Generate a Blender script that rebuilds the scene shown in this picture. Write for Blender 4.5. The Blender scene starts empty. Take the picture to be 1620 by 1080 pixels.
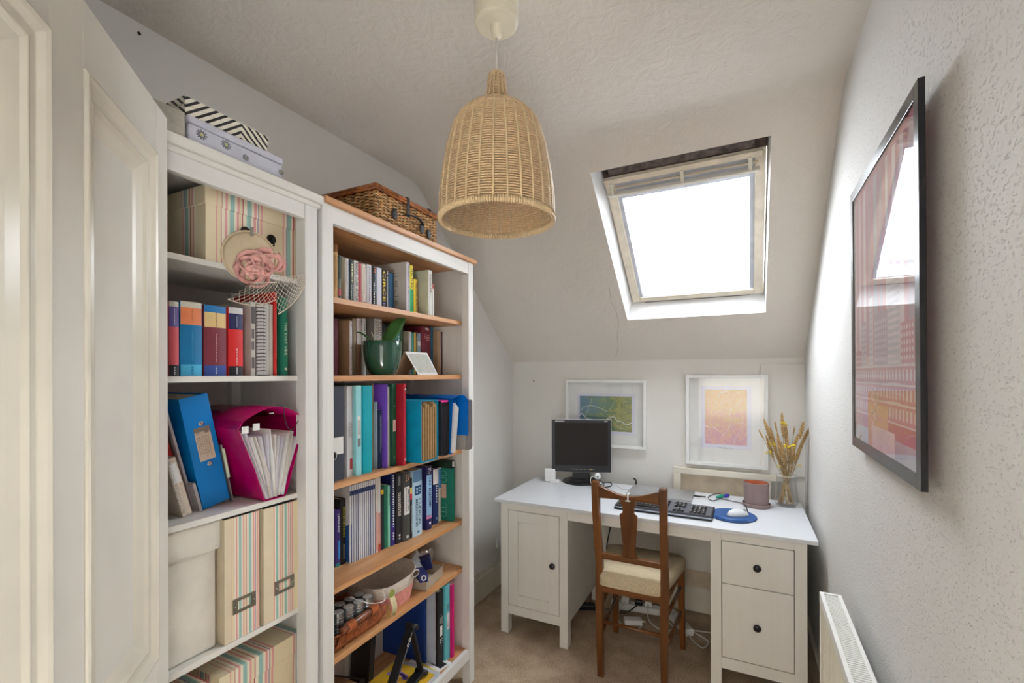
import bpy, bmesh, math, random
from mathutils import Vector, Matrix, Euler
random.seed(7)
C = bpy.context.scene
COL = C.collection
PI = math.pi

# ------------------------------------------------------------------ camera, world, light, exposure
FPX, YAW, ROLL, HCAM, SYPX = 731.9, 0.4732, -0.0027, 1.4463, 591.3
_F = Vector((-math.sin(YAW), math.cos(YAW), 0)); _R0 = Vector((math.cos(YAW), math.sin(YAW), 0)); _U0 = Vector((0, 0, 1))
_R = _R0*math.cos(ROLL) + _U0*math.sin(ROLL); _U = _U0*math.cos(ROLL) - _R0*math.sin(ROLL)
cam = bpy.data.cameras.new('camera'); camo = bpy.data.objects.new('camera', cam); COL.objects.link(camo)
cam.sensor_width = 36; cam.lens = FPX/1620*36; cam.shift_y = (SYPX-540)/1620; cam.clip_start = .02
camo.matrix_world = Matrix(((_R.x, _U.x, -_F.x, 0), (_R.y, _U.y, -_F.y, 0), (_R.z, _U.z, -_F.z, HCAM), (0, 0, 0, 1)))
C.camera = camo
W = bpy.data.worlds.new('overcast_sky'); C.world = W; W.use_nodes = True
W.node_tree.nodes['Background'].inputs[0].default_value = (.88, .94, 1.0, 1)
W.node_tree.nodes['Background'].inputs[1].default_value = 25.0

def area_light(name, loc, rot, sx, sy, power, col=(1, 1, 1), portal=False):
    l = bpy.data.lights.new(name, 'AREA'); l.shape = 'RECTANGLE'; l.size = sx; l.size_y = sy; l.energy = power; l.color = col
    o = bpy.data.objects.new(name, l); COL.objects.link(o); o.location = loc; o.rotation_euler = rot
    if portal: l.cycles.is_portal = True
    return o
TH = math.atan2(.831, -1.0)                                   # slope frame: x along the room, y up the slope, z into the room
SC, SS = 1/math.hypot(1, .831), .831/math.hypot(1, .831)
area_light('skylight_portal', (-.275, 3.02-.80*SC+.16*SS, 1.532+.80*SS+.16*SC), (math.atan2(SS, SC)*-1, 0, 0), .74, .92, 1, portal=True)
area_light('added_fill_overhead', (-.2, -.75, 2.38), (0, 0, 0), .9, .7, 9, (1, .9, .8))  # added overhead fill on the landing, no known lamp there
area_light('added_fill_behind', (-.15, -1.62, 1.45), (PI/2, 0, PI), .9, 1.3, 17, (1, .94, .86))  # added upright fill behind the camera, no known window there
C.view_settings.view_transform = 'Standard'; C.view_settings.look = 'None'
C.view_settings.exposure = 0.0; C.view_settings.gamma = 1.0; C.view_settings.use_curve_mapping = False

# ------------------------------------------------------------------ helpers: pixel of the 1620x1080 photo -> point on a known plane
def ray(x, y): return _F + _R*((x-810)/FPX) + _U*((SYPX-y)/FPX)
def at(x, y, ax, val):
    r = ray(x, y); o = Vector((0, 0, HCAM)); return o + r*((val-o[ax])/r[ax])
BA, BX, BY = .0235, -1.1395, .985                             # the bookcases' frame: u along the shelf, v out of it
_n = Vector((math.cos(BA), math.sin(BA), 0)); _t = Vector((-math.sin(BA), math.cos(BA), 0)); _B0 = Vector((BX, BY, 0))
def bc(x, y, v=0):
    r = ray(x, y); o = Vector((0, 0, HCAM)); P0 = _B0 + _n*v
    q = o + r*((P0-o).dot(_n)/r.dot(_n)); return (q-P0).dot(_t), q.z
def ub(x, v, y=620): return bc(x, y, v)[0]
def L(u, v, z): return _B0 + _t*u + _n*v + Vector((0, 0, z))

# ------------------------------------------------------------------ materials
def lin(c): return tuple(((x/255+.055)/1.055)**2.4 if x/255 > .04045 else x/255/12.92 for x in c)+(1,)
MATS = {}
class NT:
    def __init__(s, name):
        s.m = bpy.data.materials.new(name); s.m.use_nodes = True; s.t = s.m.node_tree; s.b = s.t.nodes['Principled BSDF']
        s.tc = s.t.nodes.new('ShaderNodeTexCoord')
    def n(s, k, **kw):
        x = s.t.nodes.new(k)
        for a, b in kw.items():
            if a.startswith('i_'):
                x.inputs[int(a[2:]) if a[2:].isdigit() else a[2:].replace('_', ' ')].default_value = b
            else: setattr(x, a, b)
        return x
    def l(s, a, b): s.t.links.new(a, b)
    def math(s, op, a, b=None):
        x = s.t.nodes.new('ShaderNodeMath'); x.operation = op
        for i, v in enumerate((a, b)):
            if v is None: continue
            if isinstance(v, (int, float)): x.inputs[i].default_value = v
            else: s.l(v, x.inputs[i])
        return x.outputs[0]
    def coord(s, scale=(1, 1, 1), rot=(0, 0, 0), src='Object'):
        mp = s.n('ShaderNodeMapping'); mp.inputs['Scale'].default_value = scale; mp.inputs['Rotation'].default_value = rot
        s.l(s.tc.outputs[src], mp.inputs[0]); return mp.outputs[0]
    def noise(s, vec, scale, detail=3, rough=.5, dist=0):
        x = s.n('ShaderNodeTexNoise'); x.inputs['Scale'].default_value = scale; x.inputs['Detail'].default_value = detail
        x.inputs['Roughness'].default_value = rough; x.inputs['Distortion'].default_value = dist; s.l(vec, x.inputs['Vector']); return x.outputs[0]
    def ramp(s, fac, stops, interp='LINEAR'):
        r = s.n('ShaderNodeValToRGB'); r.color_ramp.interpolation = interp; e = r.color_ramp.elements
        while len(e) < len(stops): e.new(.5)
        for k, (p, c) in enumerate(stops): e[k].position = p; e[k].color = lin(c)
        s.l(fac, r.inputs[0]); return r.outputs[0]
    def bump(s, h, strength, dist=.002, prev=None):
        b = s.n('ShaderNodeBump'); b.inputs['Strength'].default_value = strength; b.inputs['Distance'].default_value = dist
        s.l(h, b.inputs['Height'])
        if prev is not None: s.l(prev, b.inputs['Normal'])
        return b.outputs[0]
def mat(name, col, rough=.55, metal=0, var=.05, vs=18, bump=0, bs=60, bd=.001, coat=0, spec=.4):
    if name in MATS: return MATS[name]
    t = NT(name); v = t.coord()
    f = t.noise(v, vs, 3)
    lo = tuple(max(0, c*(1-var)) for c in col); hi = tuple(min(255, c*(1+var)) for c in col)
    t.l(t.ramp(f, [(.3, lo), (.7, hi)]), t.b.inputs['Base Color'])
    t.b.inputs['Roughness'].default_value = rough; t.b.inputs['Metallic'].default_value = metal
    t.b.inputs['Specular IOR Level'].default_value = spec
    if coat: t.b.inputs['Coat Weight'].default_value = coat; t.b.inputs['Coat Roughness'].default_value = .08
    if bump: t.l(t.bump(t.noise(v, bs, 2), bump, bd), t.b.inputs['Normal'])
    MATS[name] = t.m; return t.m
def paint(c, rough=.5): return mat('colour_%02x%02x%02x' % tuple(int(x) for x in c), c, rough, var=.03)
def wood(name, c1, c2, c3, axis=1, rough=.4, s=1.0):
    t = NT(name); sc = [26*s, 26*s, 26*s]; sc[axis] = 1.3*s
    v = t.coord(tuple(sc)); f = t.noise(v, 1.0, 5, .55, 1.1)
    t.l(t.ramp(f, [(.25, c1), (.5, c2), (.72, c3)]), t.b.inputs['Base Color'])
    t.b.inputs['Roughness'].default_value = rough
    t.l(t.bump(t.noise(v, 4, 2), .1, .0008), t.b.inputs['Normal'])
    return t.m
def plaster(name, col, kind):
    t = NT(name); v = t.coord()
    f = t.noise(v, 1.6, 3)
    t.l(t.ramp(f, [(.3, tuple(c*.965 for c in col)), (.7, col)]), t.b.inputs['Base Color'])
    t.b.inputs['Roughness'].default_value = .75; t.b.inputs['Specular IOR Level'].default_value = .25
    if kind == 'chip':                                          # woodchip paper
        vv = t.coord((1, .55, .9)); h = t.math('MULTIPLY', t.math('MAXIMUM', t.math('SUBTRACT', t.noise(vv, 200, 2, .5), .57), 0), -5.0)
        h = t.math('ADD', h, t.math('MULTIPLY', t.noise(vv, 110, 3, .6), .4))
        t.l(t.bump(h, .85, .003), t.b.inputs['Normal'])
    elif kind == 'brush':                                       # brushed old plaster
        vv = t.coord((9, 3.2, 9), (0, 0, .5)); h = t.math('ADD', t.noise(vv, 1.2, 4, .6, .6), t.math('MULTIPLY', t.noise(v, 16, 4, .65, .8), 1.1))
        t.l(t.bump(h, .6, .009), t.b.inputs['Normal'])
    else:
        h = t.math('ADD', t.noise(v, 5, 3), t.math('MULTIPLY', t.noise(v, 60, 2), .1))
        t.l(t.bump(h, .35, .006), t.b.inputs['Normal'])
    return t.m
def stripes(name, period=.36, dark=1.0):
    cr, pk, rd, tl, wt, mv = [tuple(x*dark for x in c) for c in ((234, 218, 184), (230, 164, 160), (190, 86, 88), (156, 194, 184), (242, 232, 210), (166, 140, 174))]
    seq = [(0, cr), (.075, pk), (.085, cr), (.11, rd), (.116, wt), (.14, pk), (.155, wt), (.175, tl), (.205, wt), (.225, pk), (.24, cr), (.262, rd), (.272, wt),
           (.30, tl), (.335, wt), (.352, pk), (.372, wt), (.385, mv), (.393, cr), (.41, pk), (.425, cr), (.60, pk), (.613, wt), (.632, mv), (.64, tl), (.67, wt), (.69, rd), (.70, cr),
           (.72, pk), (.735, wt), (.76, cr)]
    t = NT(name); s = t.n('ShaderNodeSeparateXYZ'); t.l(t.tc.outputs['Object'], s.inputs[0])
    ns = t.n('ShaderNodeSeparateXYZ'); t.l(t.tc.outputs['Normal'], ns.inputs[0])
    side = t.math('GREATER_THAN', t.math('ABSOLUTE', ns.outputs[1]), .6)
    c = t.math('ADD', t.math('MULTIPLY', s.outputs[1], t.math('SUBTRACT', 1, side)), t.math('MULTIPLY', s.outputs[0], side))
    f = t.math('FRACT', t.math('DIVIDE', c, period))
    r1 = t.ramp(f, seq, 'CONSTANT') if len(seq) <= 32 else None
    t.l(r1, t.b.inputs['Base Color']); t.b.inputs['Roughness'].default_value = .5
    MATS[name] = t.m; return t.m
def glass(name, tint=(1, 1, 1), ior=1.45):
    t = NT(name); nt = t.t
    tr = t.n('ShaderNodeBsdfTransparent'); tr.inputs[0].default_value = tint+(1,)
    gl = t.n('ShaderNodeBsdfGlossy'); gl.inputs['Roughness'].default_value = .015
    lw = t.n('ShaderNodeLayerWeight'); lw.inputs['Blend'].default_value = .5
    fr = t.math('ADD', t.math('MULTIPLY', t.math('POWER', lw.outputs['Facing'], 5.0), .96), .04)
    mx = t.n('ShaderNodeMixShader'); t.l(fr, mx.inputs[0]); t.l(tr.outputs[0], mx.inputs[1]); t.l(gl.outputs[0], mx.inputs[2])
    t.l(mx.outputs[0], nt.nodes['Material Output'].inputs[0]); nt.nodes.remove(t.b); return t.m

# ------------------------------------------------------------------ mesh builder
class MB:
    def __init__(s): s.v = []; s.f = []; s.i = []; s.k = 0
    def m(s, k): s.k = k; return s
    def add(s, vs, fs):
        o = len(s.v); s.v += [tuple(p) for p in vs]; s.f += [tuple(o+i for i in f) for f in fs]; s.i += [s.k]*len(fs); return s
    def box(s, x0, x1, y0, y1, z0, z1, M=None):
        vs = [Vector((x, y, z)) for x in (x0, x1) for y in (y0, y1) for z in (z0, z1)]
        if M is not None: vs = [M @ p for p in vs]
        return s.add(vs, [(0, 1, 3, 2), (4, 6, 7, 5), (0, 4, 5, 1), (2, 3, 7, 6), (0, 2, 6, 4), (1, 5, 7, 3)])
    def quad(s, a, b, c, d): return s.add([a, b, c, d], [(0, 1, 2, 3)])
    def loft(s, rings, closed=True, caps=True):
        n = len(rings[0]); o = len(s.v); s.v += [tuple(p) for r in rings for p in r]; fs = []
        for j in range(len(rings)-1):
            for i in range(n if closed else n-1):
                a, b = o+j*n+i, o+j*n+(i+1) % n; fs.append((a, b, b+n, a+n))
        if caps: fs.append(tuple(o+i for i in range(n))[::-1]); fs.append(tuple(o+(len(rings)-1)*n+i for i in range(n)))
        s.f += fs; s.i += [s.k]*len(fs); return s
    def tube(s, pts, r, seg=8, closed=False, flat=1.0, caps=True):
        pts = [Vector(p) for p in pts]; n = len(pts); rings = []; up = None
        for k, p in enumerate(pts):
            a = pts[(k-1) % n] if (closed or k) else pts[0]; b = pts[(k+1) % n] if (closed or k < n-1) else pts[-1]
            t = (b-a).normalized() if (b-a).length > 1e-9 else Vector((0, 0, 1))
            if up is None:
                up = Vector((0, 0, 1)) if abs(t.z) < .9 else Vector((1, 0, 0))
            x = up.cross(t)
            if x.length < 1e-4: x = Vector((0, 1, 0)).cross(t)
            x.normalize(); y = t.cross(x); up = y
            rr = r[k] if isinstance(r, (list, tuple)) else r
            rings.append([p + x*(rr*math.cos(2*PI*i/seg)) + y*(rr*flat*math.sin(2*PI*i/seg)) for i in range(seg)])
        if closed: rings.append(rings[0]); caps = False
        return s.loft(rings, True, caps)
    def lathe(s, prof, seg=32, c=(0, 0, 0), caps=False):
        rings = [[(c[0]+r*math.cos(2*PI*i/seg), c[1]+r*math.sin(2*PI*i/seg), c[2]+z) for i in range(seg)] for r, z in prof]
        return s.loft(rings, True, caps)
    def ball(s, c, r, seg=12, sc=(1, 1, 1)):
        rings = []
        for j in range(seg//2+1):
            a = PI*j/(seg//2)-PI/2; rr = max(1e-5, r*math.cos(a))
            rings.append([(c[0]+rr*math.cos(2*PI*i/seg)*sc[0], c[1]+rr*math.sin(2*PI*i/seg)*sc[1], c[2]+r*math.sin(a)*sc[2]) for i in range(seg)])
        return s.loft(rings, True, False)
    def prism(s, poly, axis, a, b):
        def P(p, w):
            q = list(p); q.insert(axis, w); return q
        n = len(poly); vs = [P(p, a) for p in poly]+[P(p, b) for p in poly]
        return s.add(vs, [tuple(range(n))[::-1], tuple(range(n, 2*n))]+[(i, (i+1) % n, n+(i+1) % n, n+i) for i in range(n)])
    def build(s, name, mats, parent=None, loc=(0, 0, 0), rot=(0, 0, 0), smooth=False, bevel=0, bseg=2, sub=0, kind=None, fixn=True):
        me = bpy.data.meshes.new(name); me.from_pydata(s.v, [], s.f)
        for m in (mats if isinstance(mats, (list, tuple)) else [mats]): me.materials.append(m)
        me.polygons.foreach_set('material_index', s.i)
        if fixn and len(s.f) < 60000:
            b = bmesh.new(); b.from_mesh(me); bmesh.ops.recalc_face_normals(b, faces=b.faces); b.to_mesh(me); b.free()
        if smooth: me.polygons.foreach_set('use_smooth', [True]*len(me.polygons))
        me.update()
        o = bpy.data.objects.new(name, me); COL.objects.link(o); o.location = loc; o.rotation_euler = rot
        if parent is not None: o.parent = parent
        if bevel:
            md = o.modifiers.new('bevel', 'BEVEL'); md.width = bevel; md.segments = bseg; md.limit_method = 'ANGLE'; md.angle_limit = .7
        if sub:
            md = o.modifiers.new('smooth', 'SUBSURF'); md.levels = sub; md.render_levels = sub
        if kind: o['kind'] = kind
        return o
def box(*a): return MB().box(*a)
def tag(o, label, cat, group=None):
    o['label'] = label; o['category'] = cat
    if group: o['group'] = group
    return o
def thing(name, label, cat, loc=(0, 0, 0), rz=0, group=None, rx=0, ry=0):
    o = bpy.data.objects.new(name, None); COL.objects.link(o); o.location = loc; o.rotation_euler = (rx, ry, rz); o.empty_display_size = .05
    return tag(o, label, cat, group)
def struct(o): o['kind'] = 'structure'; return o
def smoothline(pts, n=6):
    P = [Vector(p) for p in pts]; out = []
    for i in range(len(P)-1):
        p0, p1, p2, p3 = P[max(i-1, 0)], P[i], P[i+1], P[min(i+2, len(P)-1)]
        for k in range(n):
            t = k/n
            out.append(.5*((2*p1)+(p2-p0)*t+(2*p0-5*p1+4*p2-p3)*t*t+(3*p1-p0-3*p2+p3)*t**3))
    return out+[P[-1]]
SPINE = Matrix(((0, 0, 1, 0), (0, 1, 0, 0), (-1, 0, 0, 0), (0, 0, 0, 1)))   # text runs down a spine that faces +x
FRONTX = Matrix(((0, 0, 1, 0), (1, 0, 0, 0), (0, 1, 0, 0), (0, 0, 0, 1)))   # upright text on a face that looks to +x
_txt = {}
def lettering(parent, s, mt, c, length, height, basis=SPINE, name='lettering', sq=True):
    if s not in _txt:
        cu = bpy.data.curves.new('lettering', 'FONT'); cu.body = s; cu.size = 1; cu.resolution_u = 2; cu.align_x = 'CENTER'; cu.align_y = 'CENTER'; cu.offset = .012
        o = bpy.data.objects.new('lettering', cu); COL.objects.link(o)
        bpy.context.view_layer.update(); _txt[s] = bpy.data.meshes.new_from_object(o); bpy.data.objects.remove(o)
    me = _txt[s].copy(); xs = [v.co.x for v in me.vertices]; ys = [v.co.y for v in me.vertices]
    w, h = max(xs)-min(xs), max(ys)-min(ys); cx, cy = (max(xs)+min(xs))/2, (max(ys)+min(ys))/2
    kx, ky = length/w, height/h
    M = Matrix.Translation(Vector(c)) @ basis
    for v in me.vertices: v.co = M @ Vector(((v.co.x-cx)*kx, (v.co.y-cy)*ky, 0))
    me.materials.clear(); me.materials.append(mt)
    o = bpy.data.objects.new(name, me); COL.objects.link(o); o.parent = parent; return o
def print_lines(parent, mt, c, length, height, rows=1, basis=SPINE, name='small_print', gap=.35, seed=1, hgt=.3):
    """lines of print too small in the photo to read: rows of short dashes"""
    rg = random.Random(seed); b = MB(); M = Matrix.Translation(Vector(c)) @ basis
    rh = height/rows
    for r in range(rows):
        x = -length/2; y = height/2-(r+.5)*rh
        end = length/2*(1 if rows == 1 else rg.uniform(.4, 1))
        while x < end:
            w = rg.uniform(.2, .7)*rh*min(1, hgt*3.4)
            w = min(w, end-x)
            if w < rh*.15: break
            b.quad(*[M @ Vector(q) for q in ((x, y-rh*hgt, 0), (x+w, y-rh*hgt, 0), (x+w+rh*.06, y+rh*hgt, 0), (x+rh*.06, y+rh*hgt, 0))])
            x += w+rh*gap
    if not b.v: return None
    return b.build(name, mt, parent, fixn=False)

WHITE = mat('white_satin_paint', (236, 233, 226), .42, var=.02, vs=6)
CREAMW = mat('cream_gloss_paint', (230, 223, 207), .25, var=.04, vs=5)
DOORW = mat('door_white_paint', (234, 230, 220), .35, var=.03, vs=4)
WSTAIN = wood('white_stained_pine', (228, 226, 221), (234, 232, 228), (237, 235, 231), 2, .45)
WSTAINY = wood('white_stained_pine_rail', (228, 226, 221), (234, 232, 228), (237, 235, 231), 1, .45)
PINE = wood('oiled_pine', (176, 118, 72), (206, 150, 100), (222, 172, 124), 1, .4)
OAK = wood('chair_wood', (64, 35, 13), (104, 60, 23), (134, 82, 35), 2, .28, .8)
OAKX = wood('chair_wood_rail', (64, 35, 13), (104, 60, 23), (134, 82, 35), 0, .28, .8)
BLACKP = mat('black_plastic', (26, 26, 28), .35, var=.1)
DARKM = mat('dark_bronze', (52, 46, 42), .35, .8)
STEEL = mat('steel', (190, 190, 188), .25, 1)
PAGES = mat('book_pages', (232, 222, 200), .8, var=.06, vs=90)
PAPER = mat('white_paper', (238, 237, 236), .7, var=.02)
INK = mat('black_ink', (24, 24, 26), .6); INKW = mat('white_ink', (240, 240, 236), .6)
WHITEP = mat('white_plastic', (238, 238, 236), .35, var=.02)
GLASS = glass('clear_glass')
# ------------------------------------------------------------------ the room
XL, YB, ZC, XR0, XR1 = -1.54, 3.02, 2.446, .322, .275           # left wall, back wall, ceiling, right wall at y=0 and y=YB
P_WALL = plaster('pale_wall', (234, 231, 226), 'plain'); P_BACK = plaster('back_wall_paint', (233, 230, 224), 'plain')
P_CHIP = plaster('woodchip_wall', (228, 226, 222), 'chip'); P_CEIL = plaster('brushed_ceiling', (230, 223, 214), 'brush')
struct(MB().box(XL-.12, XL, -.12, YB+.12, -.1, 2.6).build('wall_left', P_WALL))
struct(MB().box(XL-.12, XR0+.12, YB, YB+.12, -.1, 1.7).build('wall_back', P_BACK))
b = MB(); b.prism([(XR0, -.12), (XR1-.002, YB+.12), (XR1+.15, YB+.12), (XR0+.15, -.12)], 2, -.1, 2.6); struct(b.build('wall_right', P_CHIP))
b = MB(); b.box(XL-.1, -.56, -.12, -.02, -.1, 2.6).box(.235, XR0+.1, -.12, -.02, -.1, 2.6).box(-.56, .235, -.12, -.02, 2.0, 2.6)
struct(b.build('wall_front', P_WALL))
b = MB(); b.box(-.58, -.545, -.14, -.005, 0, 2.03).box(.22, .255, -.14, -.005, 0, 2.03).box(-.58, .255, -.14, -.005, 1.995, 2.03)
struct(b.build('trim_1', WHITE))
t = NT('loop_carpet'); v = t.coord(); f = t.noise(v, 9, 3)
vo = t.n('ShaderNodeTexVoronoi'); vo.inputs['Scale'].default_value = 190; t.l(v, vo.inputs['Vector'])
mixf = t.math('ADD', t.math('MULTIPLY', f, .45), t.math('MULTIPLY', t.noise(v, 130, 2), .55))
t.l(t.ramp(mixf, [(.32, (146, 124, 102)), (.5, (178, 156, 132)), (.68, (200, 178, 154))]), t.b.inputs['Base Color'])
t.b.inputs['Roughness'].default_value = .95; t.b.inputs['Specular IOR Level'].default_value = .1
t.l(t.bump(vo.outputs[0], .5, .005), t.b.inputs['Normal'])
struct(MB().box(XL-.1, XR0+.1, -1.7, YB+.1, -.1, 0).build('floor', t.m))
# ceiling: flat, then rounding over into the 40 degree slope that runs down to the back wall, with the roof window's opening left out
prof = [(-.12, ZC), (.9, ZC), (1.82, ZC), (1.84, ZC), (1.895, 2.442), (1.945, 2.424), (1.99, 2.388)]
sl = lambda s, o=0: (YB-s*SC+o*SS, 1.532+s*SS+o*SC)
OX0, OX1, OS0, OS1 = -.637, .079, .360, 1.288
prof += [sl(OS1), sl(1.0), sl(.7), sl(OS0), sl(.17), sl(-.02), ]
xs = [XL-.02, -1.0, OX0, -.3, OX1, .36]
vs, fs = [], []
for (y, z) in prof: vs += [(x, y, z) for x in xs]
nx = len(xs)
for j in range(len(prof)-1):
    for i in range(nx-1):
        if 7 <= j <= 9 and i in (2, 3): continue
        a = j*nx+i; fs.append((a, a+1, a+nx+1, a+nx))
b = MB(); b.add(vs, fs); ceil = struct(b.build('ceiling', P_CEIL, smooth=True))
# landing outside the door
b = MB(); b.box(-1.2, -1.1, -1.7, -.12, -.1, 2.5).box(.8, .9, -1.7, -.12, -.1, 2.5).box(-1.2, .9, -1.8, -1.7, -.1, 2.5).box(-1.2, .9, -1.8, -.1, 2.45, 2.55)
struct(b.build('wall_landing', P_WALL))
# baseboards
def baseb(name, x0, x1, y0, y1, prof_axis):
    b = MB().box(x0, x1, y0, y1, 0, .15)
    if prof_axis == 0: b.box(x0, x1-.008 if x0 < -1 else x1, y0, y1, .15, .175)
    else: b.box(x0, x1, y0+.008, y1, .15, .175)
    struct(b.build(name, CREAMW, bevel=.004))
baseb('baseboard_left', XL, XL+.018, 0, YB, 0); baseb('baseboard_back', XL, XR1, YB-.018, YB, 1)
b = MB(); b.prism([(XR0-.018, 0), (XR1-.018, YB-.02), (XR1, YB-.02), (XR0, 0)], 2, 0, .16); struct(b.build('baseboard_right', CREAMW))
# boxed-in panel on the right of the back wall
b = MB(); b.box(.059, .275, YB-.012, YB, .87, 1.498); struct(b.build('trim_2', P_BACK, bevel=.002))
tr = MB().box(-.415, -.372, YB-.035, YB, .0, .836).box(-.415, .20, YB-.035, YB, .8362, .872).box(.07, .11, YB-.034, YB, 0, .836)
tr = struct(tr.build('trim_3', CREAMW, bevel=.003))
MB().box(-.372, .11, YB-.014, YB, 0, .836).build('panel', mat('beige_board', (206, 190, 166), .5), tr)
# hairline cracks in the plaster (dark tubes, proud by a hair, groove shade put into their colour)
CR = mat('crack_shadow', (150, 140, 128), .9)
def crack(pts, w=.0012):
    b = MB()
    for p, q in zip(pts[:-1], pts[1:]): b.tube([p, q], w, 4, flat=.4)
    return b.build('crack', CR, ceil)
cp = []
for x, y in ((663, 293), (668, 294), (673, 292), (679, 291), (688, 292), (700, 292), (720, 292)):
    r = ray(x, y); o = Vector((0, 0, HCAM)); tt = (1.532+YB*.831-HCAM)/(r.z+.831*r.y); cp.append(o+r*tt)
crack(cp, .0016)
cp = []
for x, y in ((964, 455), (967, 478), (975, 493), (979, 512), (976, 530), (978, 548), (974, 565)):
    r = ray(x, y); o = Vector((0, 0, HCAM)); tt = (1.532+YB*.831-HCAM)/(r.z+.831*r.y); cp.append(o+r*tt)
crack(cp, .0009)
tag(MB().ball((0, 0, 0), .006, 8, (1, .5, 1)).build('wall_plug', BLACKP, loc=(-1.371, YB-.001, 1.397)), 'small dark screw hole in the back wall left of the pictures', 'wall plug')
tag(MB().ball((0, 0, 0), .005, 8, (.5, 1, 1)).build('wall_plug', BLACKP, loc=at(220, 53, 0, XL)+Vector((.001, 0, 0))), 'tiny dark wall plug high on the left wall above the door', 'wall plug')

# ------------------------------------------------------------------ roof window (slope frame: x, s up the slope, z into the room)
WIN = struct(bpy.data.objects.new('window_1', None)); COL.objects.link(WIN); WIN.location = (0, YB, 1.532); WIN.rotation_euler = (TH, 0, 0)
FX0, FX1, FS0, FS1, FD = -.612, .0725, .412, 1.262, -.105
REV = mat('reveal_white', (240, 240, 240), .5, var=.01)
b = MB(); o4 = [(OX0, OS0, 0), (OX1, OS0, 0), (OX1, OS1, 0), (OX0, OS1, 0)]; i4 = [(FX0, FS0, FD), (FX1, FS0, FD), (FX1, FS1, FD), (FX0, FS1, FD)]
for k in range(4): b.quad(o4[k], o4[(k+1) % 4], i4[(k+1) % 4], i4[k])
b.build('window_reveal', REV, WIN)
def ring(b, x0, x1, s0, s1, wl, wr, wb, wt, z0, z1):
    b.box(x0, x0+wl, s0, s1, z0, z1).box(x1-wr, x1, s0, s1, z0, z1).box(x0+wl, x1-wr, s0, s0+wb, z0, z1).box(x0+wl, x1-wr, s1-wt, s1, z0, z1); return b
ring(MB(), FX0-.03, FX1+.03, FS0-.03, FS1+.03, .034, .034, .034, .034, -.16, -.1).build('window_frame', CREAMW, WIN)
ring(MB(), FX0+.006, FX1-.006, FS0+.006, 1.205, .042, .042, .034, .03, -.135, -.083).build('sash', mat('sash_cream', (226, 216, 198), .4), WIN, bevel=.003)
BLU = mat('glazing_bead_grey', (206, 210, 222), .35)
ring(MB(), FX0+.046, FX1-.046, FS0+.038, 1.18, .022, .022, .006, .098, -.13, -.092).build('glazing_bead', BLU, WIN, bevel=.002)
MB().box(FX0+.05, FX1-.05, FS0+.04, 1.16, -.118, -.112).build('pane', GLASS, WIN)
MB().box(FX0+.07, FX1-.07, FS0+.046, FS0+.085, -.185, -.15).build('outer_flashing', mat('pale_flashing', (226, 230, 234), .5), WIN)
DKW = mat('weathered_frame_timber', (70, 58, 52), .8, var=.4, vs=30)
b = MB(); b.box(FX0+.002, FX1-.002, 1.205, FS1+.02, -.15, -.09).build('head_timber', DKW, WIN)
MB().box(FX0+.03, FX1-.05, 1.215, 1.25, -.092, -.084).build('head_slat', mat('dusty_slate_strip', (96, 86, 82), .7, var=.3, vs=40), WIN)
b = MB().box(FX0+.004, FX1-.02, 1.178, 1.203, -.09, -.066).box(FX0+.02, FX1-.035, 1.15, 1.156, -.085, -.068); b.build('ventilation_flap', mat('flap_cream', (226, 214, 194), .4), WIN, bevel=.002)
MB().box(FX0+.01, FX1-.03, 1.118, 1.130, -.088, -.052).build('ventilation_bar', WHITE, WIN, bevel=.003)
for x in (FX0+.035, -.262, FX1-.065): MB().box(x-.008, x+.008, 1.122, 1.185, -.086, -.06).build('bracket', CREAMW, WIN, bevel=.002)
MB().box(FX0+.066, FX0+.095, 1.107, 1.115, -.0921, -.0914).build('type_plate', mat('grey_print', (120, 126, 140), .5), WIN)
MB().box(-.54, .006, FS0+.0035, FS0+.0065, -.083, -.0815).build('seal', BLACKP, WIN)

# ------------------------------------------------------------------ the open door (local: x from free edge to hinge, z up, +y to the camera)
ang = math.atan2(-.685, .729); DOOR = bpy.data.objects.new('door_1', None); COL.objects.link(DOOR); DOOR.location = (-1.091, .538, .012); DOOR.rotation_euler = (0, 0, ang); struct(DOOR)
zp = (.87, 1.876); zl = (.2, .68)
cols = [(.061, .331), (.412, .682)]
b = MB()
for a, c in ((0, .061), (.331, .412), (.682, .76)): b.box(a, c, -.036, 0, 0, 1.975)
for c0, c1 in cols:
    for z0, z1 in ((0, zl[0]), (zl[1], zp[0]), (zp[1], 1.975)): b.box(c0, c1, -.036, 0, z0, z1)
b.build('door_stiles', DOORW, DOOR, bevel=.0015)
for c0, c1 in cols:
    for z0, z1 in (zp, zl):
        MB().box(c0, c1, -.026, -.016, z0, z1).build('door_panel', DOORW, DOOR)
        b = MB(); pr = [(0, -.004), (.0008, .003), (.006, .006), (.012, .003), (.02, -.004), (.03, -.004), (.036, -.002), (.042, -.008), (.058, -.013), (.066, -.016)]
        rings = []
        for d, y in pr: rings.append([(c0+d, y, z0+d), (c1-d, y, z0+d), (c1-d, y, z1-d), (c0+d, y, z1-d)])
        b.loft(rings, True, False).build('door_moulding', CREAMW, DOOR, bevel=.0015)
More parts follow.
